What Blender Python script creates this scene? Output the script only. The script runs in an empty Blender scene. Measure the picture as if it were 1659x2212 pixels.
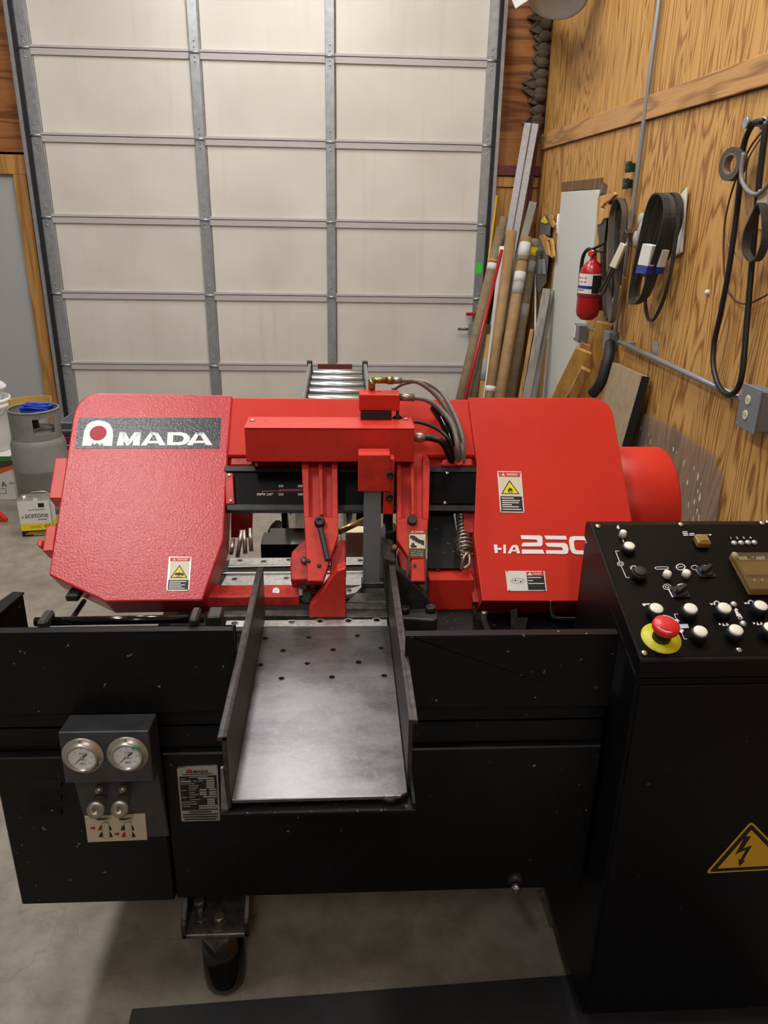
import bpy, bmesh, math, random
from mathutils import Vector, Matrix
random.seed(7)
S = bpy.context.scene
C = S.collection
V = Vector

# ------------------------------------------------------------------ camera
CAMH, FPX, IW, IH = 1.70, 1667.0, 1659.0, 2212.0
PITCH, YAW, ROLL = math.radians(21.5), math.radians(3.3), math.radians(-1.09)
_f = V((math.sin(YAW)*math.cos(PITCH), math.cos(YAW)*math.cos(PITCH), -math.sin(PITCH)))
_r = V((math.cos(YAW), -math.sin(YAW), 0)); _d = _f.cross(_r)
RT = math.cos(ROLL)*_r + math.sin(ROLL)*_d
DN = -math.sin(ROLL)*_r + math.cos(ROLL)*_d
FW = _f
EYE = V((0, 0, CAMH))
cam = bpy.data.cameras.new('camera'); co = bpy.data.objects.new('camera', cam); C.objects.link(co)
cam.sensor_fit = 'AUTO'; cam.sensor_width = 36; cam.lens = FPX/IH*36; cam.clip_start = .02
m3 = Matrix((RT, -DN, -FW)).transposed()
co.matrix_world = Matrix.Translation(EYE) @ m3.to_4x4()
S.camera = co
# ------------------------------------------------------------------ light and exposure
w = bpy.data.worlds.new('world'); S.world = w; w.use_nodes = True
w.node_tree.nodes['Background'].inputs[0].default_value = (0, 0, 0, 1)
w.node_tree.nodes['Background'].inputs[1].default_value = 0
S.view_settings.view_transform = 'Standard'; S.view_settings.look = 'None'
S.view_settings.gamma = 1; S.view_settings.use_curve_mapping = False
S.view_settings.exposure = 0.0
LAMP = 41.0          # emission of the ceiling lamp diffusers
# (x, y, half length, half width) of the ceiling lamps
LAMPS = [(-1.5, .6, .6, .16), (-1.7, 3.1, .6, .16), (.55, 2.7, .6, .16), (-.4, 4.7, .6, .16), (.1, -2.1, .6, .16)]  # last one is unseen, added as front fill for the gauge faces
CEIL = 4.3

# ------------------------------------------------------------------ photo pixel -> point on a real plane
def ray(x, y): return RT*((x-IW/2)/FPX) + DN*((y-IH/2)/FPX) + FW
def pz(x, y, z): d = ray(x, y); return EYE + d*((z-CAMH)/d.z)
def py(x, y, Y): d = ray(x, y); return EYE + d*(Y/d.y)
def px(x, y, X): d = ray(x, y); return EYE + d*(X/d.x)
def ppl(x, y, p0, n): d = ray(x, y); return EYE + d*((p0-EYE).dot(n)/d.dot(n))

# ------------------------------------------------------------------ materials
def lin(h):
    h = h.lstrip('#'); c = [int(h[i:i+2], 16)/255 for i in (0, 2, 4)]
    return tuple(((u+.055)/1.055)**2.4 if u > .04045 else u/12.92 for u in c) + (1,)
class NT:
    def __init__(s, name):
        s.m = bpy.data.materials.new(name); s.m.use_nodes = True
        s.t = s.m.node_tree; s.n = s.t.nodes; s.b = s.n['Principled BSDF']
    def N(s, typ, **k):
        n = s.n.new(typ)
        for a, b in k.items():
            if a.startswith('_'): setattr(n, a[1:], b)
            else:
                kk = a.replace('__', ' ')
                n.inputs[int(kk[1:]) if kk[0] == 'i' and kk[1:].isdigit() else kk].default_value = b
        return n
    def L(s, a, b): s.t.links.new(a, b)
    def pos(s, scale=(1, 1, 1), world=True):
        mp = s.N('ShaderNodeMapping'); mp.inputs['Scale'].default_value = scale
        if world: s.L(s.N('ShaderNodeNewGeometry').outputs['Position'], mp.inputs[0])
        else: s.L(s.N('ShaderNodeTexCoord').outputs['Object'], mp.inputs[0])
        return mp.outputs[0]
    def noise(s, vec, scale, detail=3, rough=.5, dist=0):
        n = s.N('ShaderNodeTexNoise', Scale=scale, Detail=detail, Roughness=rough, Distortion=dist)
        s.L(vec, n.inputs['Vector']); return n.outputs['Fac']
    def ramp(s, fac, stops):
        r = s.N('ShaderNodeValToRGB'); e = r.color_ramp.elements
        while len(e) < len(stops): e.new(.5)
        for i, (p, c) in enumerate(stops): e[i].position = p; e[i].color = c
        s.L(fac, r.inputs[0]); return r.outputs[0]
    def math(s, op, a, b=None):
        n = s.N('ShaderNodeMath', _operation=op)
        for i, v in ((0, a), (1, b)):
            if v is None: continue
            if isinstance(v, (int, float)): n.inputs[i].default_value = v
            else: s.L(v, n.inputs[i])
        return n.outputs[0]
    def mix(s, fac, a, b, mode='MIX'):
        n = s.N('ShaderNodeMix', _data_type='RGBA', _blend_type=mode)
        for i, v in ((0, fac), (6, a), (7, b)):
            if isinstance(v, (int, float, tuple)): n.inputs[i].default_value = v
            else: s.L(v, n.inputs[i])
        return n.outputs[2]
    def bump(s, h, strength, dist=.001):
        n = s.N('ShaderNodeBump', Strength=strength, Distance=dist); s.L(h, n.inputs['Height'])
        s.L(n.outputs[0], s.b.inputs['Normal'])
    def set(s, col=None, rough=.5, metal=0, spec=None):
        if col is not None:
            if isinstance(col, tuple): s.b.inputs['Base Color'].default_value = col
            else: s.L(col, s.b.inputs['Base Color'])
        if isinstance(rough, (int, float)): s.b.inputs['Roughness'].default_value = rough
        else: s.L(rough, s.b.inputs['Roughness'])
        s.b.inputs['Metallic'].default_value = metal
        if spec is not None: s.b.inputs['Specular IOR Level'].default_value = spec
MAT = {}
def plain(name, col, rough=.5, metal=0, var=None, bump=None, spec=None, stretch=(1, 1, 1)):
    """plain colour with optional blotches var=(scale, darker hex, lo, hi) and relief bump=(scale, strength, dist)"""
    t = NT(name); c = lin(col); p = None
    if var or bump: p = t.pos(stretch)
    if var: c = t.ramp(t.noise(p, var[0], 5, .6), [(var[2], lin(var[1])), (var[3], c)])
    t.set(c, rough, metal, spec)
    if bump: t.bump(t.noise(p, bump[0], 2), bump[1], bump[2])
    MAT[name] = t.m; return t.m
def speck(name, col, dot, scale, thr, rough, spec=None, metal=0, wear=None):
    """paint with small chips of another colour"""
    t = NT(name); p = t.pos()
    n = t.noise(p, scale, 2, .5); k = t.ramp(n, [(thr, (0, 0, 0, 1)), (thr+.012, (1, 1, 1, 1))])
    base = lin(col)
    if wear: base = t.ramp(t.noise(p, 6, 4, .6), [(.4, lin(wear)), (.62, lin(col))])
    t.set(t.mix(k, base, lin(dot)), rough, metal, spec); MAT[name] = t.m
def plywood(name, hor, light, dark, mid, rough=.55, sc=1.0, lo=.35, contr=13., rand=0.):
    """peeled veneer: nested contour lines of a noise stretched along the grain; hor = horizontal axis"""
    t = NT(name)
    s1 = [.62*sc, .62*sc, .62*sc]; s1['xyz'.index(hor)] = 4.6*sc
    p = t.pos(tuple(s1)); n = t.noise(p, 1.0, 2.2, .42, .35)
    fine = [3*sc, 3*sc, 3*sc]; fine['xyz'.index(hor)] = 90*sc
    n2 = t.noise(t.pos(tuple(fine)), 1.0, 2, .5)
    v = t.math('ADD', t.math('MULTIPLY', n, contr), t.math('MULTIPLY', n2, .55))
    g = t.math('FRACT', v)
    big = t.noise(t.pos((.9, .9, .5)), 1.3, 2)
    c = t.ramp(g, [(0, lin(mid)), (.18, lin(light)), (.62, lin(light)), (.86, lin(dark)), (1, lin(mid))])
    c = t.mix(t.ramp(big, [(.3, (.25, .25, .25, 1)), (.7, (0, 0, 0, 1))]), c, lin(mid))
    fibre = t.ramp(n2, [(.3, (.86, .84, .8, 1)), (.6, (1, 1, 1, 1))])
    t.set(t.mix(1.0, c, fibre, 'MULTIPLY'), rough); t.bump(n2, .15, .001); MAT[name] = t.m
def wood(name, light, dark, rough=.6, k=1.):
    t = NT(name); p = t.pos((26*k, 26*k, 2.2*k))
    n = t.noise(p, 1, 3, .55, .6); t.set(t.ramp(n, [(.35, lin(dark)), (.6, lin(light))]), rough); MAT[name] = t.m

plywood('plywood_wall', 'y', '#ca9b58', '#84521f', '#ad7837', contr=17, sc=1.3)
plywood('plywood_back', 'z', '#a06a3a', '#63351c', '#80502a', rough=.4, contr=6, sc=1.1)
plywood('trim_board', 'z', '#c2925c', '#8b6136', '#a87a48', contr=7, sc=1.2)
wood('pine_trim', '#bb8a4a', '#94632e'); wood('plank', '#b8894c', '#8d6231'); wood('plank_gold', '#c79a4e', '#9a6b2c', .4)
wood('plank_grey', '#98938a', '#77726a'); wood('saw_handle', '#c99a55', '#a5742f', .4); wood('brown_board', '#7a5738', '#5c3f26')
plain('particle', '#a08d72', .6, var=(20, '#8f7c62', .3, .6))
# concrete floor
t = NT('concrete'); p = t.pos()
a = t.ramp(t.noise(p, 1.6, 6, .62), [(.3, lin('#7e766b')), (.7, lin('#9a9286'))])
b = t.ramp(t.noise(p, 9, 8, .7), [(.3, (.6, .57, .54, 1)), (.6, (1, 1, 1, 1))])
c = t.mix(1.0, a, b, 'MULTIPLY')
ck = t.N('ShaderNodeTexVoronoi', _feature='DISTANCE_TO_EDGE', Scale=2.3)
wv = t.N('ShaderNodeVectorMath', _operation='ADD'); nz = t.N('ShaderNodeTexNoise', Scale=5.0, Detail=4)
t.L(p, nz.inputs['Vector']); sc = t.N('ShaderNodeVectorMath', _operation='SCALE'); sc.inputs['Scale'].default_value = .35
t.L(nz.outputs['Color'], sc.inputs[0]); t.L(p, wv.inputs[0]); t.L(sc.outputs[0], wv.inputs[1]); t.L(wv.outputs[0], ck.inputs['Vector'])
c = t.mix(t.ramp(ck.outputs['Distance'], [(.0, (.28, .28, .28, 1)), (.006, (0, 0, 0, 1))]), c, lin('#4a4238'))
t.set(c, t.ramp(t.noise(p, 4, 4), [(.3, (.38, .38, .38, 1)), (.7, (.62, .62, .62, 1))])); t.bump(t.noise(p, 60, 4), .12, .002); MAT['concrete'] = t.m
# garage door skin: cream paint, faint vertical streaks
t = NT('door_cream'); st = t.noise(t.pos((14, 1, .8)), 1, 4, .6); bl = t.noise(t.pos((1.2, 1, 1.2)), 1.3, 3)
c = t.ramp(bl, [(.35, lin('#cec9bf')), (.65, lin('#dad6cd'))]); c = t.mix(t.ramp(st, [(.56, (0, 0, 0, 1)), (.75, (.35, .35, .35, 1))]), c, lin('#c6b6a4'))
t.set(c, .5); t.bump(t.noise(t.pos((1, 1, 1)), 140, 2), .08, .001); MAT['door_cream'] = t.m
# wrinkle-finish red of the blade wheel cover
t = NT('red_wrinkle'); p = t.pos(); h = t.noise(p, 210, 1.5, .5, .6)
t.set(lin('#c22b34'), .33, 0, .6); t.bump(h, .55, .0013); MAT['red_wrinkle'] = t.m
t = NT('logo_navy'); t.set(lin('#22262f'), .3, 0, .6); t.bump(t.noise(t.pos(), 210, 1.5, .5, .6), .5, .0013); MAT['logo_navy'] = t.m
t = NT('logo_white'); t.set(lin('#f4f3f2'), .4); t.bump(t.noise(t.pos(), 210, 1.5, .5, .6), .3, .0013); MAT['logo_white'] = t.m
plain('red_paint', '#cd3122', .42, var=(5, '#c32b1d', .3, .6), bump=(14, .05, .002), spec=.25)
plain('red_dark', '#cd3122', .38, var=(30, '#c32b1d', .32, .6)); plain('red_arm', '#cd3122', .4, var=(40, '#b0281d', .3, .55), bump=(200, .08, .001))
plain('red_dirty', '#c93125', .4, var=(60, '#96261d', .35, .6)); plain('maroon', '#5f2324', .6, var=(40, '#3c1718', .35, .6))
plain('red_drum', '#cd3122', .42, spec=.25); plain('red_extinguisher', '#a5161d', .3); plain('red_bar', '#a82020', .35)
speck('black_paint', '#0f0f11', '#77757a', 85, .735, .42, .25, wear='#0a0a0b')
speck('black_cabinet', '#0e0e11', '#4a4848', 70, .76, .4, .16)
speck('black_panel', '#050505', '#393736', 90, .77, .38, .11)
speck('black_dirty', '#0d0d0d', '#5a5856', 120, .68, .6, .3)
plain('grey_paint', '#3b3c40', .4, var=(40, '#303135', .3, .55))
plain('black_gloss', '#0a0a0c', .12); plain('black_rubber', '#17171a', .6); plain('hose_black', '#101012', .45); plain('mat_rubber', '#2b2b2d', .6, var=(9, '#232324', .3, .6), bump=(60, .1, .001))
plain('cast_black', '#1d1c1c', .5, var=(50, '#2b2a29', .35, .65), bump=(120, .25, .001))
# ground steel of the feed table: fine lengthwise brushing, oil stains, scratches
t = NT('steel_table'); p = t.pos((160, 2.5, 160)); g = t.noise(p, 1, 3, .6); st = t.noise(t.pos((5, 9, 4)), 1.3, 6, .68)
sp = t.noise(t.pos((1, 1, 1)), 120, 3, .6)
c = t.ramp(st, [(.3, lin('#4e4b4d')), (.5, lin('#696769')), (.68, lin('#797778'))])
c = t.mix(t.ramp(sp, [(.52, (0, 0, 0, 1)), (.7, (.22, .22, .22, 1))]), c, lin('#8a8a8d'))
t.set(c, t.ramp(st, [(.3, (.28, .28, .28, 1)), (.7, (.36, .36, .36, 1))]), .78); t.bump(g, .1, .0006); MAT['steel_table'] = t.m
plain('steel_bright', '#d6d4d2', .34, .5, var=(70, '#aeaba8', .3, .6)); plain('steel_dark', '#75716d', .4, .7, var=(60, '#55514e', .35, .6), stretch=(1, 1, 1))
plain('steel_rail', '#4c4747', .45, .55, var=(55, '#2d2929', .35, .62)); plain('steel_edge', '#8b898c', .45, .5, var=(70, '#6a676a', .35, .6)); plain('satin', '#b5aea4', .34, .65); plain('chrome', '#d6d4d0', .12, 1); plain('brass', '#a08a55', .3, .9); plain('nickel', '#a39b8d', .35, .8)
plain('galvanised', '#b4b7bb', .36, .6, var=(24, '#a0a4a8', .35, .65)); plain('galvanised_dark', '#9a9b9d', .45, .45, var=(10, '#858789', .3, .7)); plain('rail_grey', '#b9b4b3', .5)
plain('roller_zinc', '#a9abad', .28, .85); plain('grey_bar', '#808285', .42, .2)
plain('white_plastic', '#e3e1de', .4); plain('button_white', '#e6e3da', .35); plain('amber', '#8a6a2a', .25); plain('yellow', '#c9bf1c', .45); plain('estop_red', '#cf2423', .35); plain('red_print', '#b01824', .5)
plain('sign_yellow', '#c89c22', .4); plain('bright_yellow', '#e8d21c', .45); plain('cream', '#cfc5a8', .5); plain('label_white', '#dcdad4', .45); plain('label_cream', '#d8d0b4', .4); plain('ink', '#121212', .5); plain('tin_silver', '#b4b2ab', .3, .7)
plain('print_white', '#d9d9dc', .5); plain('print_lilac', '#b9b8d6', .5); plain('label_red', '#c4332b', .45); plain('green_tape', '#3fd62a', .5); plain('green_print', '#3a7a3c', .6); plain('orange_print', '#d0622a', .6); plain('brown_print', '#4a3524', .6)
plain('green_clip', '#123324', .45); plain('blue_rope', '#1f3fb8', .55); plain('blue_print', '#23308f', .5); plain('gauge_face', '#f2f3f8', .4); plain('tag_green', '#2c9a78', .4)
plain('cardboard', '#a3835a', .75, var=(14, '#8d6f49', .3, .65)); plain('cardboard_grey', '#8d7a5e', .75, var=(18, '#75634a', .3, .65)); plain('cardboard_gold', '#b8904f', .6); plain('paper', '#d9d6d0', .7); plain('paper_grey', '#a8a49d', .7)
plain('propane_grey', '#82827f', .38, var=(12, '#757572', .3, .6)); plain('bin_grey', '#6d7076', .5); plain('door_grey', '#a9abac', .5); plain('door_white', '#cdcfca', .5); plain('bucket_white', '#e4e3e4', .35); plain('wine_red', '#5c1a20', .5)
plain('foam_grey', '#4d4234', .8, bump=(30, .4, .01)); plain('belt', '#2a2826', .65, var=(30, '#3a3733', .35, .6)); plain('belt_brown', '#51483f', .65); plain('saw_blade', '#57524c', .45, .5, var=(30, '#433d37', .3, .6)); plain('blade_grey', '#7d7f80', .4, .5)
plain('conduit', '#8f9294', .42, .4); plain('box_grey', '#7c8087', .45, .3); plain('outlet_cream', '#cdc9a6', .45); plain('brick_red', '#6a3330', .8, var=(20, '#4c2422', .3, .6)); plain('orange_fitting', '#c8a050', .5); plain('wire_red', '#5b2320', .5); plain('grey_cable', '#7d776f', .5)
plain('wall_paint', '#8f8d8a', .7); plain('ceiling_paint', '#bdbcb8', .8); plain('aluminium', '#c4c1c4', .45, .25, var=(60, '#aeabae', .3, .6)); plain('guide_dark', '#363335', .36, .4, var=(40, '#252324', .35, .6)); plain('lamp_housing', '#d0d0d0', .5)
# braided hose
t = NT('braided'); wv = t.N('ShaderNodeTexWave', Scale=150.0, Distortion=2.0); t.L(t.pos(), wv.inputs['Vector'])
t.set(t.ramp(wv.outputs['Fac'], [(.2, lin('#5b5753')), (.8, lin('#b0aba6'))]), .4, .5); t.bump(wv.outputs['Fac'], .4, .001); MAT['braided'] = t.m
t = NT('lamp_light'); t.set(lin('#ffffff'), .5); t.b.inputs['Emission Color'].default_value = (1, .985, .96, 1); t.b.inputs['Emission Strength'].default_value = LAMP; MAT['lamp_light'] = t.m
def see_through(name, tint, solid, share, rough=.08):
    """thin clear sheet: tinted transparency, a little body colour and a glossy skin"""
    t = NT(name); tr = t.N('ShaderNodeBsdfTransparent'); tr.inputs[0].default_value = tint
    t.set(solid, rough); mx = t.N('ShaderNodeMixShader'); mx.inputs[0].default_value = share
    t.L(tr.outputs[0], mx.inputs[1]); t.L(t.b.outputs[0], mx.inputs[2]); t.L(mx.outputs[0], t.n['Material Output'].inputs[0]); MAT[name] = t.m
see_through('clear_sheet', (.86, .84, .84, 1), lin('#b8aeaa'), .16); see_through('smoked_cover', (.80, .74, .60, 1), lin('#8a7a58'), .30); see_through('glass', (.98, .98, .98, 1), (.9, .9, .9, 1), .05, .03)

# ------------------------------------------------------------------ mesh builder
ORG = {}
class G:
    def __init__(s): s.v = []; s.f = []; s.mi = []; s.sm = []
    def add(s, vs, fs, m=0, smooth=False):
        o = len(s.v); s.v += [V(q) for q in vs]
        for f in fs: s.f.append([o+i for i in f]); s.mi.append(m); s.sm.append(smooth)
        return s
    def prism(s, poly, vec, m=0):
        n = len(poly); vec = V(vec); a = [V(q) for q in poly]; b = [q+vec for q in a]
        return s.add(a+b, [list(range(n)), list(range(2*n-1, n-1, -1))] + [[i, i+n, (i+1) % n+n, (i+1) % n] for i in range(n)], m)
    def box(s, a, b, m=0):
        (x0, y0, z0), (x1, y1, z1) = a, b
        return s.prism([(x0, y0, z0), (x1, y0, z0), (x1, y0, z1), (x0, y0, z1)], (0, y1-y0, 0), m)
    def bar(s, p0, p1, w, th, wd, m=0):
        p0, p1 = V(p0), V(p1); d = (p1-p0).normalized(); u = V(wd); u = (u-d*u.dot(d)).normalized(); t = d.cross(u)
        u = u*w/2; t = t*th/2
        return s.prism([p0-u-t, p0+u-t, p0+u+t, p0-u+t], p1-p0, m)
    def poly(s, pts, m=0): return s.add(pts, [list(range(len(pts)))], m)
    def lathe(s, base, axis, prof, n=20, m=0, smooth=True, cap=True):
        axis = V(axis).normalized(); u = axis.orthogonal().normalized(); w_ = axis.cross(u); base = V(base)
        vs = []; fs = []
        for r, h in prof:
            for k in range(n):
                a = 2*math.pi*k/n; vs.append(base+axis*h+(u*math.cos(a)+w_*math.sin(a))*max(r, 1e-5))
        for i in range(len(prof)-1):
            for k in range(n): fs.append([i*n+k, i*n+(k+1) % n, (i+1)*n+(k+1) % n, (i+1)*n+k])
        s.add(vs, fs, m, smooth)
        if cap: s.add(vs[:n], [list(range(n))[::-1]], m); s.add(vs[-n:], [list(range(n))], m)
        return s
    def cyl(s, p0, p1, r, r1=None, n=16, m=0):
        p0, p1 = V(p0), V(p1); return s.lathe(p0, p1-p0, [(r, 0), (r if r1 is None else r1, (p1-p0).length)], n, m)
    def ring(s, c, ax, r0, r1, h, n=24, m=0):
        return s.lathe(c, ax, [(r0, 0), (r1, 0), (r1, h), (r0, h), (r0, 0)], n, m, False, False) if r0 > 0 else s.lathe(c, ax, [(r1, 0), (r1, h)], n, m)
    def disc(s, c, ax, r, n=20, m=0, squash=None):
        ax = V(ax).normalized(); u = ax.orthogonal().normalized(); w_ = ax.cross(u)
        return s.add([V(c)+(u*math.cos(2*math.pi*k/n)+w_*math.sin(2*math.pi*k/n))*r for k in range(n)], [list(range(n))], m)
    def ball(s, c, r, n=10, m=0, sq=(1, 1, 1)):
        c = V(c); vs = []; fs = []; R = n//2
        for i in range(R+1):
            a = math.pi*i/R
            for k in range(n):
                b = 2*math.pi*k/n; vs.append(c+V((r*sq[0]*math.sin(a)*math.cos(b), r*sq[1]*math.sin(a)*math.sin(b), r*sq[2]*math.cos(a))))
        for i in range(R):
            for k in range(n): fs.append([i*n+k, (i+1)*n+k, (i+1)*n+(k+1) % n, i*n+(k+1) % n])
        return s.add(vs, fs, m, True)
    def sweep(s, pts, sec, up=None, m=0, smooth=True, closed=False):
        """sweep a 2D section [(a,b)..] along pts; a runs along 'up' when given"""
        pts = [V(q) for q in pts]; n = len(sec); N = len(pts); vs = []; prev = None
        for i, q in enumerate(pts):
            if closed: d = pts[(i+1) % N]-pts[i-1]
            else: d = pts[min(i+1, N-1)]-pts[max(i-1, 0)]
            d.normalize()
            if up is not None: u = V(up)-d*V(up).dot(d)
            else:
                if prev is None: prev = d.orthogonal()
                u = prev-d*prev.dot(d)
            u.normalize(); prev = u.copy(); t_ = d.cross(u)
            vs += [q+u*a+t_*b for a, b in sec]
        fs = []
        for i in range(N if closed else N-1):
            j = (i+1) % N
            for k in range(n): fs.append([i*n+k, i*n+(k+1) % n, j*n+(k+1) % n, j*n+k])
        if not closed: fs += [list(range(n))[::-1], list(range((N-1)*n, N*n))]
        return s.add(vs, fs, m, smooth)
    def tube(s, pts, r, n=8, m=0, sub=0, closed=False):
        if sub: pts = smooth_path(pts, sub, closed)
        return s.sweep(pts, [(r*math.cos(2*math.pi*k/n), r*math.sin(2*math.pi*k/n)) for k in range(n)], m=m, closed=closed)
    def belt(s, pts, wdt, th, up, m=0, sub=6, closed=False):
        a, b = wdt/2, th/2
        return s.sweep(smooth_path(pts, sub, closed), [(-a, -b), (a, -b), (a, b), (-a, b)], up, m, False, closed)
    def stroke(s, pts, wd, nrm, m=0):
        """flat printed line"""
        pts = [V(q) for q in pts]; nrm = V(nrm).normalized()
        for a, b in zip(pts, pts[1:]):
            d = (b-a); L = d.length
            if L < 1e-7: continue
            d /= L; t_ = nrm.cross(d)*wd/2; e = d*wd*.3
            s.poly([a-t_-e, b-t_+e, b+t_+e, a+t_-e], m)
        return s
    def text(s, body, o, u, v, size, m=0, width=None, bold=0., align='LEFT'):
        cu = bpy.data.curves.new('lettering', 'FONT'); cu.body = body; cu.size = size; cu.offset = bold*size; cu.align_x = align; cu.resolution_u = 3
        ob = bpy.data.objects.new('lettering', cu); C.objects.link(ob)
        me = bpy.data.meshes.new_from_object(ob.evaluated_get(bpy.context.evaluated_depsgraph_get()))
        bpy.data.objects.remove(ob); bpy.data.curves.remove(cu)
        vs = [q.co.copy() for q in me.vertices]; fs = [list(q.vertices) for q in me.polygons]; bpy.data.meshes.remove(me)
        if not vs: return s
        k = 1.
        if width: x1 = max(q.x for q in vs); k = width/max(x1, 1e-6)
        u, v, o = V(u).normalized(), V(v).normalized(), V(o)
        return s.add([o+u*q.x*k+v*q.y for q in vs], fs, m)
    def build(s, name, mats, parent=None, bevel=0., kind=None, label=None, cat=None, group=None, fix=True, seg=1):
        if isinstance(mats, str): mats = [mats]
        lo = V([min(q[i] for q in s.v) for i in range(3)]); hi = V([max(q[i] for q in s.v) for i in range(3)]); c = (lo+hi)/2
        if parent is None: c.z = lo.z
        me = bpy.data.meshes.new(name); me.from_pydata([q-c for q in s.v], [], s.f)
        for mm in mats: me.materials.append(MAT[mm])
        me.polygons.foreach_set('material_index', s.mi); me.polygons.foreach_set('use_smooth', s.sm); me.update()
        if fix:
            bm = bmesh.new(); bm.from_mesh(me); bmesh.ops.remove_doubles(bm, verts=bm.verts, dist=1e-6)
            bmesh.ops.recalc_face_normals(bm, faces=bm.faces); bm.to_mesh(me); bm.free()
        ob = bpy.data.objects.new(name, me); C.objects.link(ob)
        ORG[ob.name] = c
        if parent is not None: ob.parent = parent; ob.location = c-ORG[parent.name]
        else: ob.location = c
        if bevel:
            md = ob.modifiers.new('bevel', 'BEVEL'); md.width = bevel; md.segments = seg; md.limit_method = 'ANGLE'; md.angle_limit = math.radians(40)
        tag(ob, label, cat, group, kind); return ob
def tag(o, label=None, cat=None, group=None, kind=None):
    for k, v_ in (('label', label), ('category', cat), ('group', group), ('kind', kind)):
        if v_: o[k] = v_
    return o
def thing(name, loc, label, cat, group=None):
    o = bpy.data.objects.new(name, None); C.objects.link(o); o.location = loc; o.empty_display_size = .05; ORG[o.name] = V(loc)
    return tag(o, label, cat, group)
def cut(ob, g):
    """cut the closed shapes collected in g (world space) out of the part ob: real holes and slots"""
    o = ORG[ob.name]; me = bpy.data.meshes.new('cutter'); me.from_pydata([q-o for q in g.v], [], g.f)
    bm = bmesh.new(); bm.from_mesh(me); bmesh.ops.remove_doubles(bm, verts=bm.verts, dist=1e-6); bmesh.ops.recalc_face_normals(bm, faces=bm.faces); bm.to_mesh(me); bm.free()
    a = bpy.data.objects.new('target', ob.data); b = bpy.data.objects.new('cutter', me); C.objects.link(a); C.objects.link(b)
    md = a.modifiers.new('cut', 'BOOLEAN'); md.operation = 'DIFFERENCE'; md.solver = 'EXACT'; md.object = b
    new = bpy.data.meshes.new_from_object(a.evaluated_get(bpy.context.evaluated_depsgraph_get()))
    bpy.data.objects.remove(a); bpy.data.objects.remove(b); bpy.data.meshes.remove(me); new.name = ob.name; ob.data = new
    return ob
def smooth_path(p, sub, closed=False):
    p = [V(q) for q in p]; n = len(p); out = []
    for i in range(n if closed else n-1):
        if closed: a, b, c, d = p[i-1], p[i], p[(i+1) % n], p[(i+2) % n]
        else: a, b, c, d = p[max(i-1, 0)], p[i], p[i+1], p[min(i+2, n-1)]
        for k in range(sub):
            t_ = k/sub; out.append(.5*((2*b)+(c-a)*t_+(2*a-5*b+4*c-d)*t_*t_+(3*b-a-3*c+d)*t_**3))
    if not closed: out.append(p[-1])
    return out
def bez(a, c, b, n=6): return [((1-k/n)**2*a[0]+2*(1-k/n)*k/n*c[0]+(k/n)**2*b[0], (1-k/n)**2*a[1]+2*(1-k/n)*k/n*c[1]+(k/n)**2*b[1]) for k in range(n+1)]
def copy_tree(o, off, parent=None):
    c = o.copy(); C.objects.link(c); c.parent = parent
    if parent is None: c.location = o.location+V(off)
    ORG[c.name] = ORG[o.name]+V(off)
    for ch in o.children: copy_tree(ch, off, c)
    return c
X_, Y_, Z_ = V((1, 0, 0)), V((0, 1, 0)), V((0, 0, 1))

# ================================================================== SETTING
DY = 6.10            # plane of the garage door
XW = 1.44            # plane of the plywood side wall
XL, YB = -5.0, -3.2
G().box((XL, YB, -.1), (XW+.3, DY+.35, 0)).build('floor', 'concrete', kind='structure')
G().box((XL, YB, CEIL), (XW+.3, DY+.35, CEIL+.1)).build('ceiling', 'ceiling_paint', kind='structure')
G().box((XL-.1, YB, 0), (XL, DY+.35, CEIL)).build('wall_left', 'wall_paint', kind='structure')
G().box((XL, YB-.1, 0), (XW+.3, YB, CEIL)).build('wall_front', 'wall_paint', kind='structure')
# back wall pieces around the door openings
DL, DR = -2.20, 1.10          # garage door opening
wb = G().box((DR, DY, 0), (XW+.1, DY+.12, CEIL)).build('wall_back', 'plywood_back', kind='structure')
G().box((DL, DY, 3.75), (DR, DY+.12, CEIL)).build('plywood_panel', 'plywood_back', wb)
G().box((XL, DY, 2.02), (DL, DY+.12, CEIL)).build('plywood_panel', 'plywood_back', wb)
G().box((XL, DY, 0), (-3.45, DY+.12, 2.02)).build('plywood_panel', 'plywood_back', wb)
# right of the garage door: old beam end, timber block and light plywood below it
a = py(1068, 357, DY); b = py(1163, 382, DY)
G().box((a.x, DY-.05, b.z), (XW-.002, DY+.01, a.z)).build('beam', 'brick_red', wb, .006)
c = py(1066, 404, DY)
G().box((DR+.005, DY-.035, c.z), (XW-.002, DY+.01, b.z-.004)).build('timber_block', 'pine_trim', wb, .004)
G().box((DR+.005, DY-.02, 0), (XW-.002, DY+.01, c.z-.004)).build('plywood_panel', 'pine_trim', wb)
# side wall: sheets of plywood on a backing
wr = G().box((XW+.018, YB, 0), (XW+.1, DY+.1, CEIL)).build('wall_right', 'brown_board', kind='structure')
zt = px(1168.6, 326.5, XW).z; ys = px(1371, 421, XW).y
edges = sorted([ys+1.22*k for k in range(-6, 2)]+[DY-.05])
for z0, z1 in ((0, zt), (zt+.005, CEIL)):
    for y0, y1 in zip(edges, edges[1:]):
        y1 = min(y1, DY-.05)
        if y0 >= DY-.06 or y1 < YB: continue
        G().box((XW, max(y0, YB)+.0007, z0), (XW+.018, y1-.0007, z1)).build('plywood_panel', 'plywood_wall', wr)
zt2 = px(1640, 165, XW).z
G().box((XW-.018, YB, zt+.004), (XW, DY-.06, zt+.105)).build('trim_1', 'trim_board', bevel=.002, kind='structure')

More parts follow.
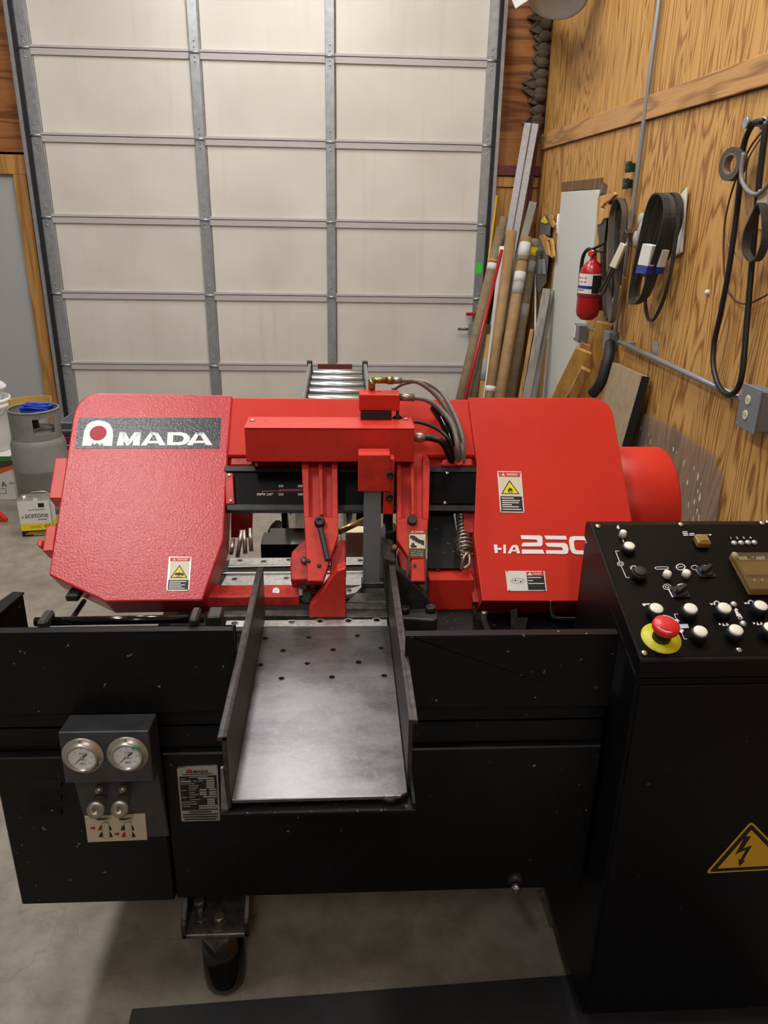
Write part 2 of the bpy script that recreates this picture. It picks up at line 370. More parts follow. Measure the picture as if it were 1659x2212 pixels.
# ------------------------------------------------------------------ garage door
dr = thing('door_1', ((DL+DR)/2, DY, 0), None, None); dr['kind'] = 'structure'
SEC = .533
stx = [(-2.165, -2.095), (-1.032, -.966), (-.113, -.050), (1.008, 1.074)]
joints = [SEC*k for k in range(1, 8)]
rows = [(SEC*k, SEC*(k+1)) for k in range(7)]
cols = list(zip(stx, stx[1:]))
for z0, z1 in rows:
    for (a0, a1), (b0, b1) in cols:
        g = G().box((a0+.02, DY+.012, z0+.002), (b1-.02, DY+.05, z1-.002)); g.build('door_panel', 'door_cream', dr)
    # slightly sunk field edge seen as a thin lighter frame
for k, z in enumerate(joints[:-1]):
    for (a0, a1), (b0, b1) in cols:
        g = G(); x0, x1 = a1-.004, b0+.004
        g.prism([(x0, DY+.012, z-.042), (x0, DY-.002, z-.040), (x0, DY-.002, z-.002), (x0, DY+.012, z-.001)], (x1-x0, 0, 0))
        g.prism([(x0, DY+.012, z+.001), (x0, DY-.006, z+.003), (x0, DY-.006, z+.018), (x0, DY+.012, z+.020)], (x1-x0, 0, 0))
        g.build('section_rail', 'rail_grey', dr)
for i, (a0, a1) in enumerate(stx):
    for z0, z1 in rows:
        g = G(); y0 = DY-.022
        g.prism([(a0, DY+.012, z0+.004), (a0, y0, z0+.004), (a1, y0, z0+.004), (a1, DY+.012, z0+.004)], (0, 0, z1-z0-.008))
        g.prism([(a1, DY+.013, z0+.004), (a1+.012, DY+.006, z0+.004), (a1+.012, DY+.013, z0+.004)], (0, 0, z1-z0-.008))
        g.build('stile', 'galvanised', dr, .003)
    for z in joints[:-1]:
        xm = (a0+a1)/2; y0 = DY-.0245; h = .028
        g = G()
        g.prism([(xm-h, y0, z+.004), (xm+h, y0, z+.004), (xm+h*.75, y0, z+.05), (xm+.008, y0, z+.095), (xm-.008, y0, z+.095), (xm-h*.75, y0, z+.05)], (0, .003, 0))
        g.prism([(xm-h, y0, z-.01), (xm+h, y0, z-.01), (xm+h*.6, y0, z-.05), (xm+.006, y0, z-.085), (xm-.006, y0, z-.085), (xm-h*.6, y0, z-.05)], (0, .003, 0))
        g.cyl((a0-.004, y0-.004, z-.003), (a1+.004, y0-.004, z-.003), .0085, n=8)
        for dz in (.028, .065, -.03, -.06): g.lathe((xm, y0+.001, z+dz), (0, -1, 0), [(.007, 0), (.006, .005), (.002, .006)], 8)
        g.build('hinge', 'galvanised', dr)
# tracks
for s, x in ((-1, -2.19), (1, 1.098)):
    g = G()
    for dx, dy0, dy1 in ((0, -.06, .0), (s*.02, -.06, .0)): g.box((x+dx-.002, DY-.065, 0), (x+dx+.002, DY-.005, 3.9))
    g.box((min(x, x+s*.02), DY-.068, 0), (max(x, x+s*.02), DY-.064, 3.9)); g.build('track', 'galvanised', dr)
    G().box((min(x-s*.026, x-s*.004), DY-.05, 0), (max(x-s*.026, x-s*.004), DY+.01, 3.9)).build('seal_strip', 'black_rubber', dr)
# slide bolt with red handle and green tape
q = py(1012, 709, DY); g = G().box((q.x-.01, DY-.065, q.z-.045), (q.x+.06, DY-.02, q.z+.045)); g.build('bolt_housing', 'galvanised', dr, .003)
G().cyl((q.x-.09, DY-.05, q.z), (q.x+.02, DY-.05, q.z), .010, n=10).build('slide_bolt', 'steel_dark', dr)
q = py(1015, 677, DY); G().box((q.x-.035, DY-.06, q.z-.012), (q.x+.05, DY-.02, q.z+.012)).build('bolt_handle', 'red_bar', dr, .004)
q = py(1034, 578, DY); G().box((q.x-.022, DY-.0235, q.z-.038), (q.x+.022, DY-.0215, q.z+.038)).build('tape', 'green_tape', dr)

# ------------------------------------------------------------------ grey side door with pine trim
zd = py(35, 378, DY).z
d2 = G().box((-3.30, DY+.01, .01), (-2.335, DY+.05, zd-.012)).build('door_2', 'door_grey', kind='structure')
G().box((-3.30, DY+.005, zd-.012), (-2.335, DY+.03, zd+.002)).build('door_frame', 'galvanised', d2)
zd2 = py(30, 334, DY).z
G().box((-3.45, DY-.02, zd+.004), (DL-.03, DY+.0, zd2)).build('trim_2', 'pine_trim', bevel=.002, kind='structure')
G().box((-2.325, DY-.02, 0), (DL-.035, DY+.02, zd+.003)).build('trim_3', 'pine_trim', bevel=.002, kind='structure')
G().box((-3.45, DY-.02, 0), (-3.31, DY+.02, zd+.003)).build('trim_4', 'pine_trim', bevel=.002, kind='structure')
# ------------------------------------------------------------------ white plank door in the plywood wall
y0, y1 = px(1300, 405, XW).y, px(1217, 418, XW).y; zt3 = px(1260, 412, XW).z
d3 = G().box((XW-.014, y0, .02), (XW+.006, y1, zt3)).build('door_3', 'door_white', bevel=.003, kind='structure')
for zz in (px(1208, 483, XW).z, px(1187, 712, XW).z):
    g = G().box((XW-.017, y1-.012, zz-.06), (XW-.004, y1+.03, zz+.06)); g.cyl((XW-.018, y1+.008, zz-.06), (XW-.018, y1+.008, zz+.06), .007, n=8); g.build('hinge', 'white_plastic', d3)
G().box((XW-.012, y0-.01, zt3+.003), (XW, y1+.03, zt3+.06)).build('trim_5', 'brown_board', bevel=.002, kind='structure')

# ------------------------------------------------------------------ ceiling lamps
for i, (lx, ly, hl, hw) in enumerate(LAMPS):
    nm = ('saw', 'gas_cylinder', 'conveyor', 'garage_door', 'operator')[i]
    t_ = thing('ceiling_lamp_%s_offscreen' % nm, (lx, ly, CEIL-.10), ('long glowing ceiling lamp above the side of the band saw with the logo', 'long glowing ceiling lamp above the gas cylinder', 'long glowing ceiling lamp above the roller conveyor', 'long glowing ceiling lamp closest to the garage door', 'long unseen lamp added as front fill behind the operator, farthest from the garage door')[i], 'lamp', 'ceiling lamps')
    G().box((lx-hw-.01, ly-hl-.01, CEIL-.06), (lx+hw+.01, ly+hl+.01, CEIL)).build('housing', 'lamp_housing', t_)
    G().box((lx-hw, ly-hl, CEIL-.10), (lx+hw, ly+hl, CEIL-.061)).build('diffuser_%s_offscreen' % nm, 'lamp_light', t_)

# ================================================================== BAND SAW
YA = 1.23; ZT = .80
NF = V((0, -1, 1)).normalized(); UF = V((0, 1, 1)).normalized()
F0 = pz(1042, 1300, .84)
def pf(x, y, t_=0.): return ppl(x, y, F0+NF*t_, NF)
def zpx(ox, oy, sc): return lambda x, y: (ox+x/sc, oy+y/sc)
saw = thing('band_saw', (0, 1.6, 0), 'red and black horizontal metal cutting band saw on short legs', 'band saw')

# --- base, apron sheets, trough
zl, zr = py(300, 1365, YA).z, py(1050, 1373, YA).z
xl = -.668; xa = -.1975; xb = py(876, 1373, YA).x; xr = .515
s1 = py(50, 1545, YA).z; s2 = py(50, 1637, YA).z; zb = py(300, 1947, YA).z
ap = G(); ap.box((xl, YA, s1), (xa, YA+.006, zl)); ap.box((xl, YA, zl-.004), (xa, YA+.022, zl)); ap.box((xa-.006, YA, s1), (xa, YA+.022, zl))
ap.build('apron', ['black_paint'], saw, .0015)
ap = G(); ap.box((xb, YA, s1), (xr, YA+.006, zr)); ap.box((xb, YA, zr-.004), (xr, YA+.022, zr)); ap.build('apron', 'black_paint', saw, .0015)
G().box((xa-.02, YA+.012, s2), (xb+.02, YA+.02, ZT-.035)).build('apron_bridge', 'black_paint', saw)
G().box((xl, YA+.018, s2+.004), (xr, YA+.05, ZT-.03)).build('base_band', 'black_paint', saw)
G().box((xl, YA+.018, ZT-.035), (xa, YA+.05, s1+.01)).build('base_band', 'black_paint', saw); G().box((xb, YA+.018, ZT-.035), (xr, YA+.05, s1+.01)).build('base_band', 'black_paint', saw)
xs = py(360, 1750, YA).x
base = G(); base.box((xl, YA-.001, zb), (xs-.003, YA+.3, s2)); base.build('pump_housing', 'black_paint', saw, .003)
base = G(); base.box((xs, YA+.004, zb), (xr, 2.0, s2)); base.box((xr, 1.53, zb), (.75, 2.0, s2)); base.build('base', 'black_paint', saw, .003)
G().box((xl, YA+.3, zb), (xs-.003, 1.92, .52)).build('coolant_tank', 'black_paint', saw, .003)
G().box((-.44, YA+.06, s2), (xr, 1.53, .765)).build('bed_casting', 'black_dirty', saw); G().box((-.44, 1.53, s2), (.74, 2.0, .765)).build('bed_casting', 'black_dirty', saw)
for yy in (1540, 1640): pass
# louvre folds on the pump housing
lz = zpx(0, 1320, 3.19)
for (ya_, yb_) in ((1160, 1205), (1250, 1300), (1345, 1395)):
    a = py(*lz(200, ya_), YA); b = py(*lz(430, yb_), YA)
    G().prism([(a.x, YA, a.z), (a.x, YA, b.z), (a.x, YA-.008, b.z+.004)], (b.x-a.x, 0, 0)).build('louvre', 'black_paint', saw)

# --- pressure gauge box
def sx(x, y, Y): return py(x, y, Y)
YG = YA-.062                                    # gauge face
gx0, gx1 = py(133, 1630, YG).x, py(327, 1630, YG).x
zt0 = py(245, 1542, YA).z; zt1 = py(235, 1580, YG).z; zg0 = py(230, 1684, YG+.004).z; zg1 = py(250, 1812, YA-.006).z
prof = [(YA, zt0), (YG, zt1), (YG-.004, zg0), (YG+.030, zg0-.008), (YA-.004, zg1), (YA, zg1)]
gb = G().prism([(gx0, y, z) for y, z in prof], (gx1-gx0, 0, 0)).build('gauge_box', 'grey_paint', saw, .002)
ng = V((0, -1, .03)).normalized()
for i, (gx, gy) in enumerate(((180, 1631), (277, 1628))):
    c = py(gx, gy, YG-.002); R = .0375
    ga = G().lathe(c, ng, [(R, 0), (R, .003), (R*.97, .0045), (R*.78, .0045), (R*.76, .012), (R*.70, .0135), (R*.665, .0125), (R*.665, .006)], 40).build('pressure_gauge', 'satin', saw)
    g = G(); f = c+ng*.0068; g.disc(f, ng, R*.665, 36)
    up = Z_ - ng*Z_.dot(ng); up.normalize(); rt = X_
    for k in range(31):
        an = math.radians(225-270*k/30); d = rt*math.cos(an)+up*math.sin(an); l = .0035 if k % 5 == 0 else .002
        g.stroke([f+ng*.0003+d*(R*.62-l), f+ng*.0003+d*R*.62], .0005 if k % 5 else .0008, ng, 1)
    for k, nn in enumerate(('0', '1', '2', '3', '4', '5', '6')):
        an = math.radians(225-270*k/6); d = rt*math.cos(an)+up*math.sin(an)
        g.text(nn, f+ng*.0003+d*R*.44-rt*.0012-up*.0015, rt, up, .0050, 1)
    g.text('MPa', f+ng*.0003-up*R*.42, rt, up, .0055, 1, align='CENTER', bold=.01); g.text('ASK', f+ng*.0003+up*R*.16, rt, up, .0060, 1, align='CENTER')
    g.stroke([f+ng*.0003-rt*.008-up*.005, f+ng*.0003+rt*.008-up*.005], .0007, ng, 1)
    g.build('dial', ['gauge_face', 'ink'], ga, fix=False)
    an = math.radians(222); d = rt*math.cos(an)+up*math.sin(an)
    g = G(); p = f+ng*.002; g.prism([p+d*R*.56, p+d.cross(ng)*.0012, p-d.cross(ng)*.0012], ng*.0006); g.bar(p, p-d*.013, .0035, .0008, ng.cross(d)); g.build('needle', 'ink', ga)
    G().lathe(p, ng, [(.0035, 0), (.0035, .002), (.001, .0026)], 12).build('needle_hub', 'chrome', ga)
    G().lathe(f+ng*.0055, ng, [(R*.66, 0), (R*.66, .0008)], 36).build('glass', 'glass', ga)
    for an in (92, 205, -25):
        d = rt*math.cos(math.radians(an))+up*math.sin(math.radians(an)); G().lathe(c+d*R*.88+ng*.004, ng, [(.0028, 0), (.0024, .0016), (.0008, .002)], 8).build('screw', 'nickel', ga)
    if i == 1:
        d = rt*math.cos(math.radians(52))+up*math.sin(math.radians(52)); q = c+d*R*.74+ng*.013
        G().prism([q-rt*.007-up*.001, q+rt*.006-up*.004, q+rt*.008+up*.002, q-rt*.004+up*.004], ng*.0008).build('seal_tag', 'tag_green', ga)
# valves below the gauges
for (kx, ky, bx, by) in ((206, 1752, 214, 1706), (258, 1750, 265, 1705)):
    root = py(bx+3, by+22, YA-.018); out = py(kx, ky, YA-.075); d = (out-root).normalized()
    va = G().lathe(root, d, [(.012, -.01), (.012, .02), (.009, .022), (.009, .030), (.011, .031), (.011, .038), (.006, .040), (.006, .045)], 16).build('needle_valve', 'nickel', saw)
    e = root+d*.045; va2 = G().lathe(e, d, [(.0155, 0), (.0165, .002), (.0165, .013), (.015, .0155), (.0028, .0155), (.0028, .012)], 24).build('knob', 'nickel', va)
    c = py(bx, by, YA-.030); G().ball(c, .0085, 12).build('acorn_nut', 'nickel', saw)
    G().cyl(c, c+V((0, .02, 0)), .006, n=10).build('bolt', 'nickel', saw)
# cream lever plate below the valves
def quad(pts, fn): return [fn(*p) for p in pts]
lp = zpx(100, 1520, 4.1475); YP = YA-.012
pn = (V((gx0, YG+.030, zg0-.008))-V((gx0, YA-.004, zg1))); pn = V((0, -pn.z, pn.y)).normalized(); pp = V((gx0, YA-.004, zg1))+pn*.0015
def gp(x, y, o=0.): return ppl(*lp(x, y), pp+pn*o, pn)
g = G().prism(quad([(343, 1010), (885, 985), (905, 1220), (372, 1242)], gp), -pn*.0012)
pl = g.build('valve_plate', 'cream', saw)
g = G()
for ox, red1, red2 in ((525, (0, 1), None), (728, None, (0, 1))):
    dx = 0 if ox == 525 else -2
    for yb_, tp, skew in ((1135, 1080, 0), (1197, 1140, 8)):
        for sgn in (-1, 1):
            isred = (sgn < 0) and ((ox == 525) == (skew == 0))
            g.poly([gp(ox+skew+sgn*22, tp+5, .0004), gp(ox+skew+sgn*36, tp+8, .0004), gp(ox+skew+sgn*52, tp+24, .0004), gp(ox+skew+sgn*64, yb_, .0004), gp(ox+skew+sgn*24, yb_, .0004)], 1 if isred else 0)
    hx = ox+4
    out = [(hx-32, 1080), (hx-25, 1068), (hx, 1062), (hx+22, 1066), (hx+30, 1078), (hx+40, 1185), (hx+34, 1202), (hx+10, 1208), (hx-14, 1203), (hx-22, 1190), (hx-32, 1080)]
    g.poly([gp(a, b, .0006) for a, b in out[:-1]], 2); g.stroke([gp(a, b, .0008) for a, b in out], .0006, pn, 0)
    g.stroke([gp(hx-20, 1180, .0008), gp(hx+8, 1172, .0008), gp(hx+38, 1180, .0008)], .0006, pn, 0)
    g.poly([gp(ox-80, 1032, .0004), gp(ox-65, 1028, .0004), gp(ox+45, 1025, .0004), gp(ox+10, 1036, .0004), gp(ox-30, 1044, .0004), gp(ox-75, 1042, .0004)], 0)
for ax_, ay_ in ((395, 1115), (610, 1168)):
    g.poly([gp(ax_, ay_-8, .0004), gp(ax_+26, ay_-8, .0004), gp(ax_+26, ay_-18, .0004), gp(ax_+50, ay_, .0004), gp(ax_+26, ay_+18, .0004), gp(ax_+26, ay_+8, .0004), gp(ax_, ay_+8, .0004)], 1)
g.build('plate_print', ['ink', 'red_print', 'cream'], pl, fix=False)
# maker's plate
YN = YA+.001
def np_(x, y, o=0.): return py(*lp(x, y), YN-o)
pl = G().prism(quad([(1170, 585), (1178, 577), (1525, 562), (1535, 570), (1557, 1040), (1550, 1048), (1220, 1056), (1212, 1050)], lambda x, y: np_(x, y, .0015)), (0, .006, 0)).build('maker_plate', 'tin_silver', saw)
g = G(); o = .0022
def bl(u, v_, oo=o):   # bilinear on the plate
    a, b, c, d = (1172, 578), (1532, 563), (1553, 1047), (1215, 1055)
    x = (a[0]*(1-u)+b[0]*u)*(1-v_)+(d[0]*(1-u)+c[0]*u)*v_; y = (a[1]*(1-u)+b[1]*u)*(1-v_)+(d[1]*(1-u)+c[1]*u)*v_
    return np_(x, y, oo)
def rect(g, u0, v0, u1, v1, m, oo=o): g.poly([bl(u0, v0, oo), bl(u1, v0, oo), bl(u1, v1, oo), bl(u0, v1, oo)], m)
rect(g, .03, .165, .97, .80, 0)
for k, wv in enumerate((.6, .92, .92, .86)): rect(g, .5-wv/2, .825+.045*k, .5+wv/2, .845+.045*k, 0)
rect(g, .12, .125, .88, .138, 0)
o2 = .0026
rect(g, .28, .175, .74, .187, 2, o2)
for v_, us in ((.21, ((.05, .17), (.50, .90, 1))), (.255, ((.05, .32, 1), (.38, .46), (.5, .62), (.70, .91, 1))), (.30, ((.05, .40), (.70, .91, 1))), (.34, ((.25, .5), (.70, .91, 1))), (.38, ((.25, .48), (.70, .91, 1))), (.42, ((.05, .18), (.25, .42), (.52, .70, 1), (.76, .95, 1))),
               (.465, ((.25, .4), (.52, .70, 1), (.76, .95, 1))), (.505, ((.25, .5), (.52, .70, 1), (.76, .95, 1))), (.55, ((.05, .18), (.24, .4), (.6, .96, 1))), (.60, ((.25, .52), (.7, .9, 1))), (.64, ((.05, .42), (.7, .9, 1))), (.68, ((.05, .44), (.7, .9, 1))), (.72, ((.05, .26), (.48, .97, 1))), (.76, ((.48, .97, 1),))):
    for us_ in us:
        if len(us_) == 3: rect(g, us_[0], v_-.014, us_[1], v_+.016, 1, o2)
        else: rect(g, us_[0], v_-.006, us_[1], v_+.008, 2, o2)
uu = bl(1, .1)-bl(0, .1); vv = bl(0, 0)-bl(0, 1)
g.text('MADA', bl(.38, .105), uu, vv, .0085, 0, width=uu.length*.40, bold=.03)
g.poly([bl(.22, .105), bl(.22, .065), bl(.245, .045), bl(.29, .04), bl(.335, .045), bl(.36, .065), bl(.36, .105)], 0); g.disc(bl(.29, .07, o2), (0, -1, 0), .0042, 16, 3)
g.build('plate_print', ['ink', 'tin_silver', 'paper_grey', 'red_print'], pl, fix=False)
for u, v_ in ((.03, .025), (.97, .025)): G().lathe(bl(u, v_), (0, -1, 0), [(.0022, 0), (.001, .001)], 8).build('rivet', 'chrome', pl)

# --- short legs
def leg(cx, cy, zc, full=True):
    lg = G().lathe((cx, cy, 0), Z_, [(.036, 0), (.046, .010), (.048, .03), (.048, .19), (.03, .19)], 28).build('leg', 'black_gloss', saw)
    z = .212
    G().prism([(cx-.08, cy, z-.022), (cx, cy-.084, z-.022), (cx+.08, cy, z-.022), (cx, cy+.084, z-.022)], (0, 0, .009)).build('gusset', 'steel_dark', lg)
    g = G(); g.box((cx-.075, cy-.055, z-.012), (cx+.068, cy+.06, z)); g.build('foot_plate', 'steel_dark', lg, .002)
    g = G()
    for s in (-1, 1):
        xx = cx-.0035+s*.068
        g.prism([(xx-.006, cy-.055, z-.012), (xx-.006, cy-.055, z+.03), (xx-.006, cy-.045, z+.035), (xx-.006, cy+.06, zc), (xx-.006, cy+.06, z-.012)], (.012, 0, 0))
    g.box((cx-.075, cy+.052, z), (cx+.068, cy+.06, zc)); g.build('bracket', 'steel_rail', lg, .002)
    g = G().lathe((cx+.0, cy-.02, z), Z_, [(.030, 0), (.030, .004)], 24); g.build('washer', 'steel_dark', lg)
    G().lathe((cx, cy-.02, z+.004), Z_, [(.012, 0), (.012, .009), (.010, .011)], 6).build('bolt_head', 'nickel', lg)
    g = G().cyl((cx-.042, cy-.015, z), (cx-.042, cy-.015, z+.045), .008, n=10); g.lathe((cx-.042, cy-.015, z+.045), Z_, [(.013, 0), (.013, .012), (.011, .014)], 6); g.lathe((cx-.042, cy-.015, z), Z_, [(.014, 0), (.014, .009)], 6); g.build('levelling_bolt', 'steel_dark', lg)
    return lg
q = pz(482, 2158, 0); leg(q.x, q.y+.048, zb+.01)
leg(.62, 1.62, zb+.01); leg(-.42, 1.88, zb+.01); leg(.62, 1.90, zb+.01)
# drain plug and brace beside the cabinet
q = py(1112, 1905, YA); g = G().lathe((q.x, YA+.005, q.z+.004), (0, -1, -.35), [(.017, -.01), (.017, .006), (.013, .010)], 18); g.build('drain_boss', 'cast_black', saw)
g = G().lathe((q.x, YA-.004, q.z+.0), (0, -1, -.8), [(.011, 0), (.011, .012), (.007, .013), (.007, .018)], 6); g.build('drain_plug', 'chrome', saw)
a = py(1168, 1925, YA+.02); b = py(1192, 2000, YA+.02)
G().bar(a, b, .012, .006, X_).build('brace', 'steel_dark', saw)

# --- front feed table
fl, fr = pz(501.5, 1730, ZT), pz(882, 1713, ZT); bL, bR = pz(570, 1353, ZT), pz(837, 1352, ZT)
tx0, tx1 = -.181, .107; ty0 = pz(690, 1722, ZT).y; ty1 = bL.y
th = G(); th.prism([(tx0, ty0-.002, ZT), (tx1-.012, ty0, ZT), (tx1, ty0+.008, ZT), (tx1, ty1, ZT), (tx0, ty1, ZT)], (0, 0, -.008))
tab = th.build('feed_table', 'steel_table', saw, .0012)
hz_ = zpx(420, 1180, 3.19); DRILL = G()
for hx, hy in ((790, 628), (1123, 617), (475, 634), (612, 719), (956, 713), (1289, 702), (435, 817), (778, 808), (1131, 799), (600, 911), (948, 902), (1308, 891)):
    c = pz(*hz_(hx, hy), ZT); 
    if c.x < tx0+.008: c.x = tx0+.007
    G().ring((c.x, c.y, ZT), Z_, .0062, .0078, .0005, 18).build('hole_rim', 'steel_table', tab); DRILL.cyl((c.x, c.y, ZT-.02), (c.x, c.y, ZT+.01), .0062, n=18)
cut(tab, DRILL)
# under-tray of the table
g = G(); zu = py(690, 1757, ty0-.012).z
g.box((tx0-.018, ty0-.014, zu), (tx1+.012, YA+.05, zu+.005)); g.box((tx0-.018, ty0+.02, zu), (tx0-.013, YA+.05, ZT-.008)); g.box((tx1+.006, ty0-.012, zu), (tx1+.012, YA+.05, ZT-.006)); g.box((tx0-.02, ty0+.05, zu+.004), (tx1, ty0+.06, ZT-.0085))
g.build('table_bracket', 'black_dirty', saw, .001)
G().lathe((tx1-.03, ty0+.012, zu+.005), Z_, [(.016, 0), (.016, .018), (.011, ZT-.008-zu-.005)], 16).build('rubber_foot', 'black_rubber', saw)
# left guide angle: vertical plate with an outward top flange
zf = .945
lf0, lf1 = py(470, 1592, ty0+.03), None
p_n = px(484, 1592, tx0-.004); p_f = px(566, 1240, tx0-.004)
z_l = p_n.z; yn, yf = p_n.y, p_f.y
g = G(); g.box((tx0-.008, yn, ZT-.012), (tx0-.0005, yf, z_l)); g.box((tx0-.0150, yn, z_l-.008), (tx0-.0005, yf, z_l))
gl = g.build('guide_angle', 'steel_rail', saw, .001)
G().prism([(tx0-.006, yn-.001, ZT-.012), (tx0-.017, yn-.001, ZT-.012), (tx0-.013, yn-.001, z_l-.06), (tx0-.009, yn-.001, z_l-.06)], (0, .006, 0)).build('guide_foot', 'steel_edge', gl)
# right guide angle
p_n = px(889, 1556, tx1+.004); p_f = px(832, 1212, tx1+.004); z_r = p_n.z; yn2, yf2 = p_n.y, p_f.y
g = G(); g.prism([(tx1+.0005, ty0+.03, ZT-.012), (tx1+.0005, yn2+.0, z_r), (tx1+.0005, yf2, z_r), (tx1+.0005, yf2, ZT-.012)], (.007, 0, 0)); g.box((tx1+.0005, yn2, z_r-.008), (tx1+.0150, yf2, z_r))
gr_ = g.build('guide_angle', 'steel_rail', saw, .001)

# --- machine bed behind the table: steel strips with slotted screws
mz = zpx(420, 980, 2.592)
def strip(name, p, mat, hole=(), bottom=.012, z=ZT, parent=saw):
    o = G().prism([pz(*mz(a, b), z) for a, b in p], (0, 0, -bottom)).build(name, mat, parent, .0008); dg = G()
    for hx, hy, r in hole:
        c = pz(*mz(hx, hy), z); G().ring((c.x, c.y, z-.0002), Z_, r*.72, r, .0009, 16).build('screw_recess', mat, o)
        dg.cyl((c.x, c.y, z-bottom-.004), (c.x, c.y, z+.01), r*.72, n=16)
    if hole: cut(o, dg)
    return o
strip('wear_strip', [(172, 968), (1080, 962), (1078, 927), (180, 935)], 'steel_bright', [(225, 950, .011), (545, 944, .011), (703, 938, .011), (862, 936, .011), (1020, 932, .011)], z=ZT+.0015)
strip('bed_plate', [(145, 745), (940, 735), (945, 660), (185, 668)], 'steel_bright', [(225, 702, .010), (515, 697, .010)])
strip('bed_edge', [(150, 672), (945, 662), (945, 655), (180, 662)], 'chrome', z=ZT+.004, bottom=.004)
strip('bed_plate', [(190, 625), (945, 612), (945, 578), (200, 585)], 'steel_bright', [(255, 598, .010), (388, 604, .010), (528, 595, .010), (928, 598, .010)])
strip('bed_edge', [(186, 636), (945, 622), (945, 614), (188, 628)], 'chrome', z=ZT+.004, bottom=.004)
strip('bed_plate', [(850, 790), (905, 778), (945, 735), (850, 760)], 'steel_bright', [(865, 766, .010)], z=ZT+.002)
strip('bed_bar', [(155, 910), (645, 905), (645, 873), (160, 880)], 'steel_dark', z=ZT+.004)
strip('bed_bar', [(848, 915), (1085, 912), (1080, 868), (848, 870)], 'steel_dark', z=ZT+.003)
strip('bed_bar', [(848, 866), (1080, 864), (1078, 832), (848, 834)], 'steel_dark', z=ZT+.010, bottom=.03)
strip('bed_bar', [(852, 830), (1075, 828), (1075, 778), (905, 780)], 'steel_dark', z=ZT+.012, bottom=.03)
strip('chute_plate', [(-160, 990), (-60, 830), (60, 840), (60, 960), (30, 990)], 'grey_paint', z=.785)
strip('bed_floor', [(1150, 1010), (1560, 1010), (1560, 870), (1370, 870)], 'black_dirty', z=ZT-.01)

# --- red wedge jaw, blade guard, vise castings
YJ = pz(700, 1335, ZT+.003).y
G().prism([py(*mz(a, b), YJ) for a, b in ((643, 920), (643, 870), (800, 655), (848, 640), (848, 918))], (0, .035, 0)).build('vise_jaw', 'red_arm', saw, .002)
g = G(); YQ = pz(*mz(350, 850), ZT+.006).y
a = py(*mz(68, 800), YQ); b = py(*mz(588, 790), YQ); zq = py(*mz(330, 858), YQ).z
g.prism([(a.x, YQ, zq), (a.x, YQ, a.z), (a.x, YQ+.05, a.z+.006), (a.x, YQ+.05, zq)], (b.x-a.x, 0, 0))
bg = g.build('blade_guard', 'red_dirty', saw, .003)
c = py(*mz(458, 772), YQ+.02); g = G().lathe(c, (0, -.8, .6), [(.0095, -.006), (.0095, .004), (.008, .006)], 20); sc_ = g.build('slotted_screw', 'steel_bright', bg)
ax_ = V((0, -.8, .6)); sd_ = (X_+V((0, .6, .8))).normalized(); cut(sc_, G().bar(c+ax_*.006-sd_*.02, c+ax_*.006+sd_*.02, .0018, .005, ax_.cross(sd_)))
# guard end box with fittings
a = py(*mz(585, 700), YQ+.02); b = py(*mz(690, 790), YQ+.02)
G().box((a.x, YQ+.02, b.z), (b.x+.01, YQ+.06, a.z)).build('guide_block', 'red_dirty', saw, .002)
for hx, hy, r in ((620, 700, .010), (615, 740, .012), (665, 738, .011), (632, 812, .016), (700, 770, .008)):
    c = py(*mz(hx, hy), YQ+.012); G().lathe(c, (0, -.5, .85), [(r, 0), (r, .010), (r*.6, .012), (r*.6, .02)], 12).build('hose_fitting', 'steel_dark' if r > .009 else 'cast_black', saw)
c = py(*mz(596, 775), YQ+.0); G().box((c.x-.005, c.y-.004, c.z-.008), (c.x+.005, c.y+.01, c.z+.008)).build('nut', 'steel_bright', saw, .001)
# fixed vise casting on the right
zc = ZT+.028
G().prism([pz(*mz(a, b), zc) for a, b in ((1155, 920), (1165, 880), (1345, 866), (1362, 885), (1362, 920), (1340, 930))], (0, 0, -.03)).build('vise_base', 'cast_black', saw, .004, seg=2)
yv = pz(*mz(1250, 865), zc).y
G().prism([py(*mz(a, b), yv) for a, b in ((1125, 640), (1150, 655), (1300, 800), (1335, 868), (1150, 880))], (0, .03, 0)).build('vise_rib', 'cast_black', saw, .003)
G().prism([py(*mz(a, b), yv+.03) for a, b in ((1060, 580), (1130, 600), (1150, 880), (1075, 880))], (0, .12, 0)).build('vise_plate', 'steel_rail', saw, .003)
for hx, hy in ((1175, 886), (1322, 882)):
    c = pz(*mz(hx, hy), zc); g = G().lathe(c, Z_, [(.0125, 0), (.0125, .012), (.011, .0135), (.006, .0135), (.006, .008)], 18); g.build('socket_bolt', 'cast_black', saw)

# --- grey upright bar with its red bracket
YU = pz(800, 1266, ZT+.012).y
a = py(786, 1061, YU); b = py(820.5, 1262, YU)
G().box((a.x, YU, ZT+.010), (b.x, YU+.02, a.z+.02)).build('upright_bar', 'grey_bar', saw, .001)
G().box((a.x-.004, YU-.006, ZT+.008), (b.x+.012, YU+.03, ZT+.024)).build('bar_foot', 'steel_dark', saw, .002)
g = G(); a = py(774, 1000, YU-.012); b = py(842, 1062, YU-.012); g.box((a.x, YU-.012, b.z), (b.x, YU+.04, a.z+.02))
a = py(828, 1060, YU-.006); b = py(850, 1112, YU-.006); g.box((a.x, YU-.006, b.z), (b.x, YU+.03, a.z+.08)); br = g.build('bar_bracket', 'red_arm', saw, .002)
for hx, hy in ((843, 1025), (841, 1073)):
    c = py(hx, hy, YU-.013); G().lathe(c, (0, -1, 0), [(.009, -.004), (.009, .006), (.0045, .006), (.0045, .002)], 14).build('socket_bolt', 'cast_black', br)
a = py(822, 1180, YU+.02); G().box((a.x, YU+.02, ZT+.01), (a.x+.012, YU+.05, a.z+.05)).build('blade_strip', 'steel_bright', saw)
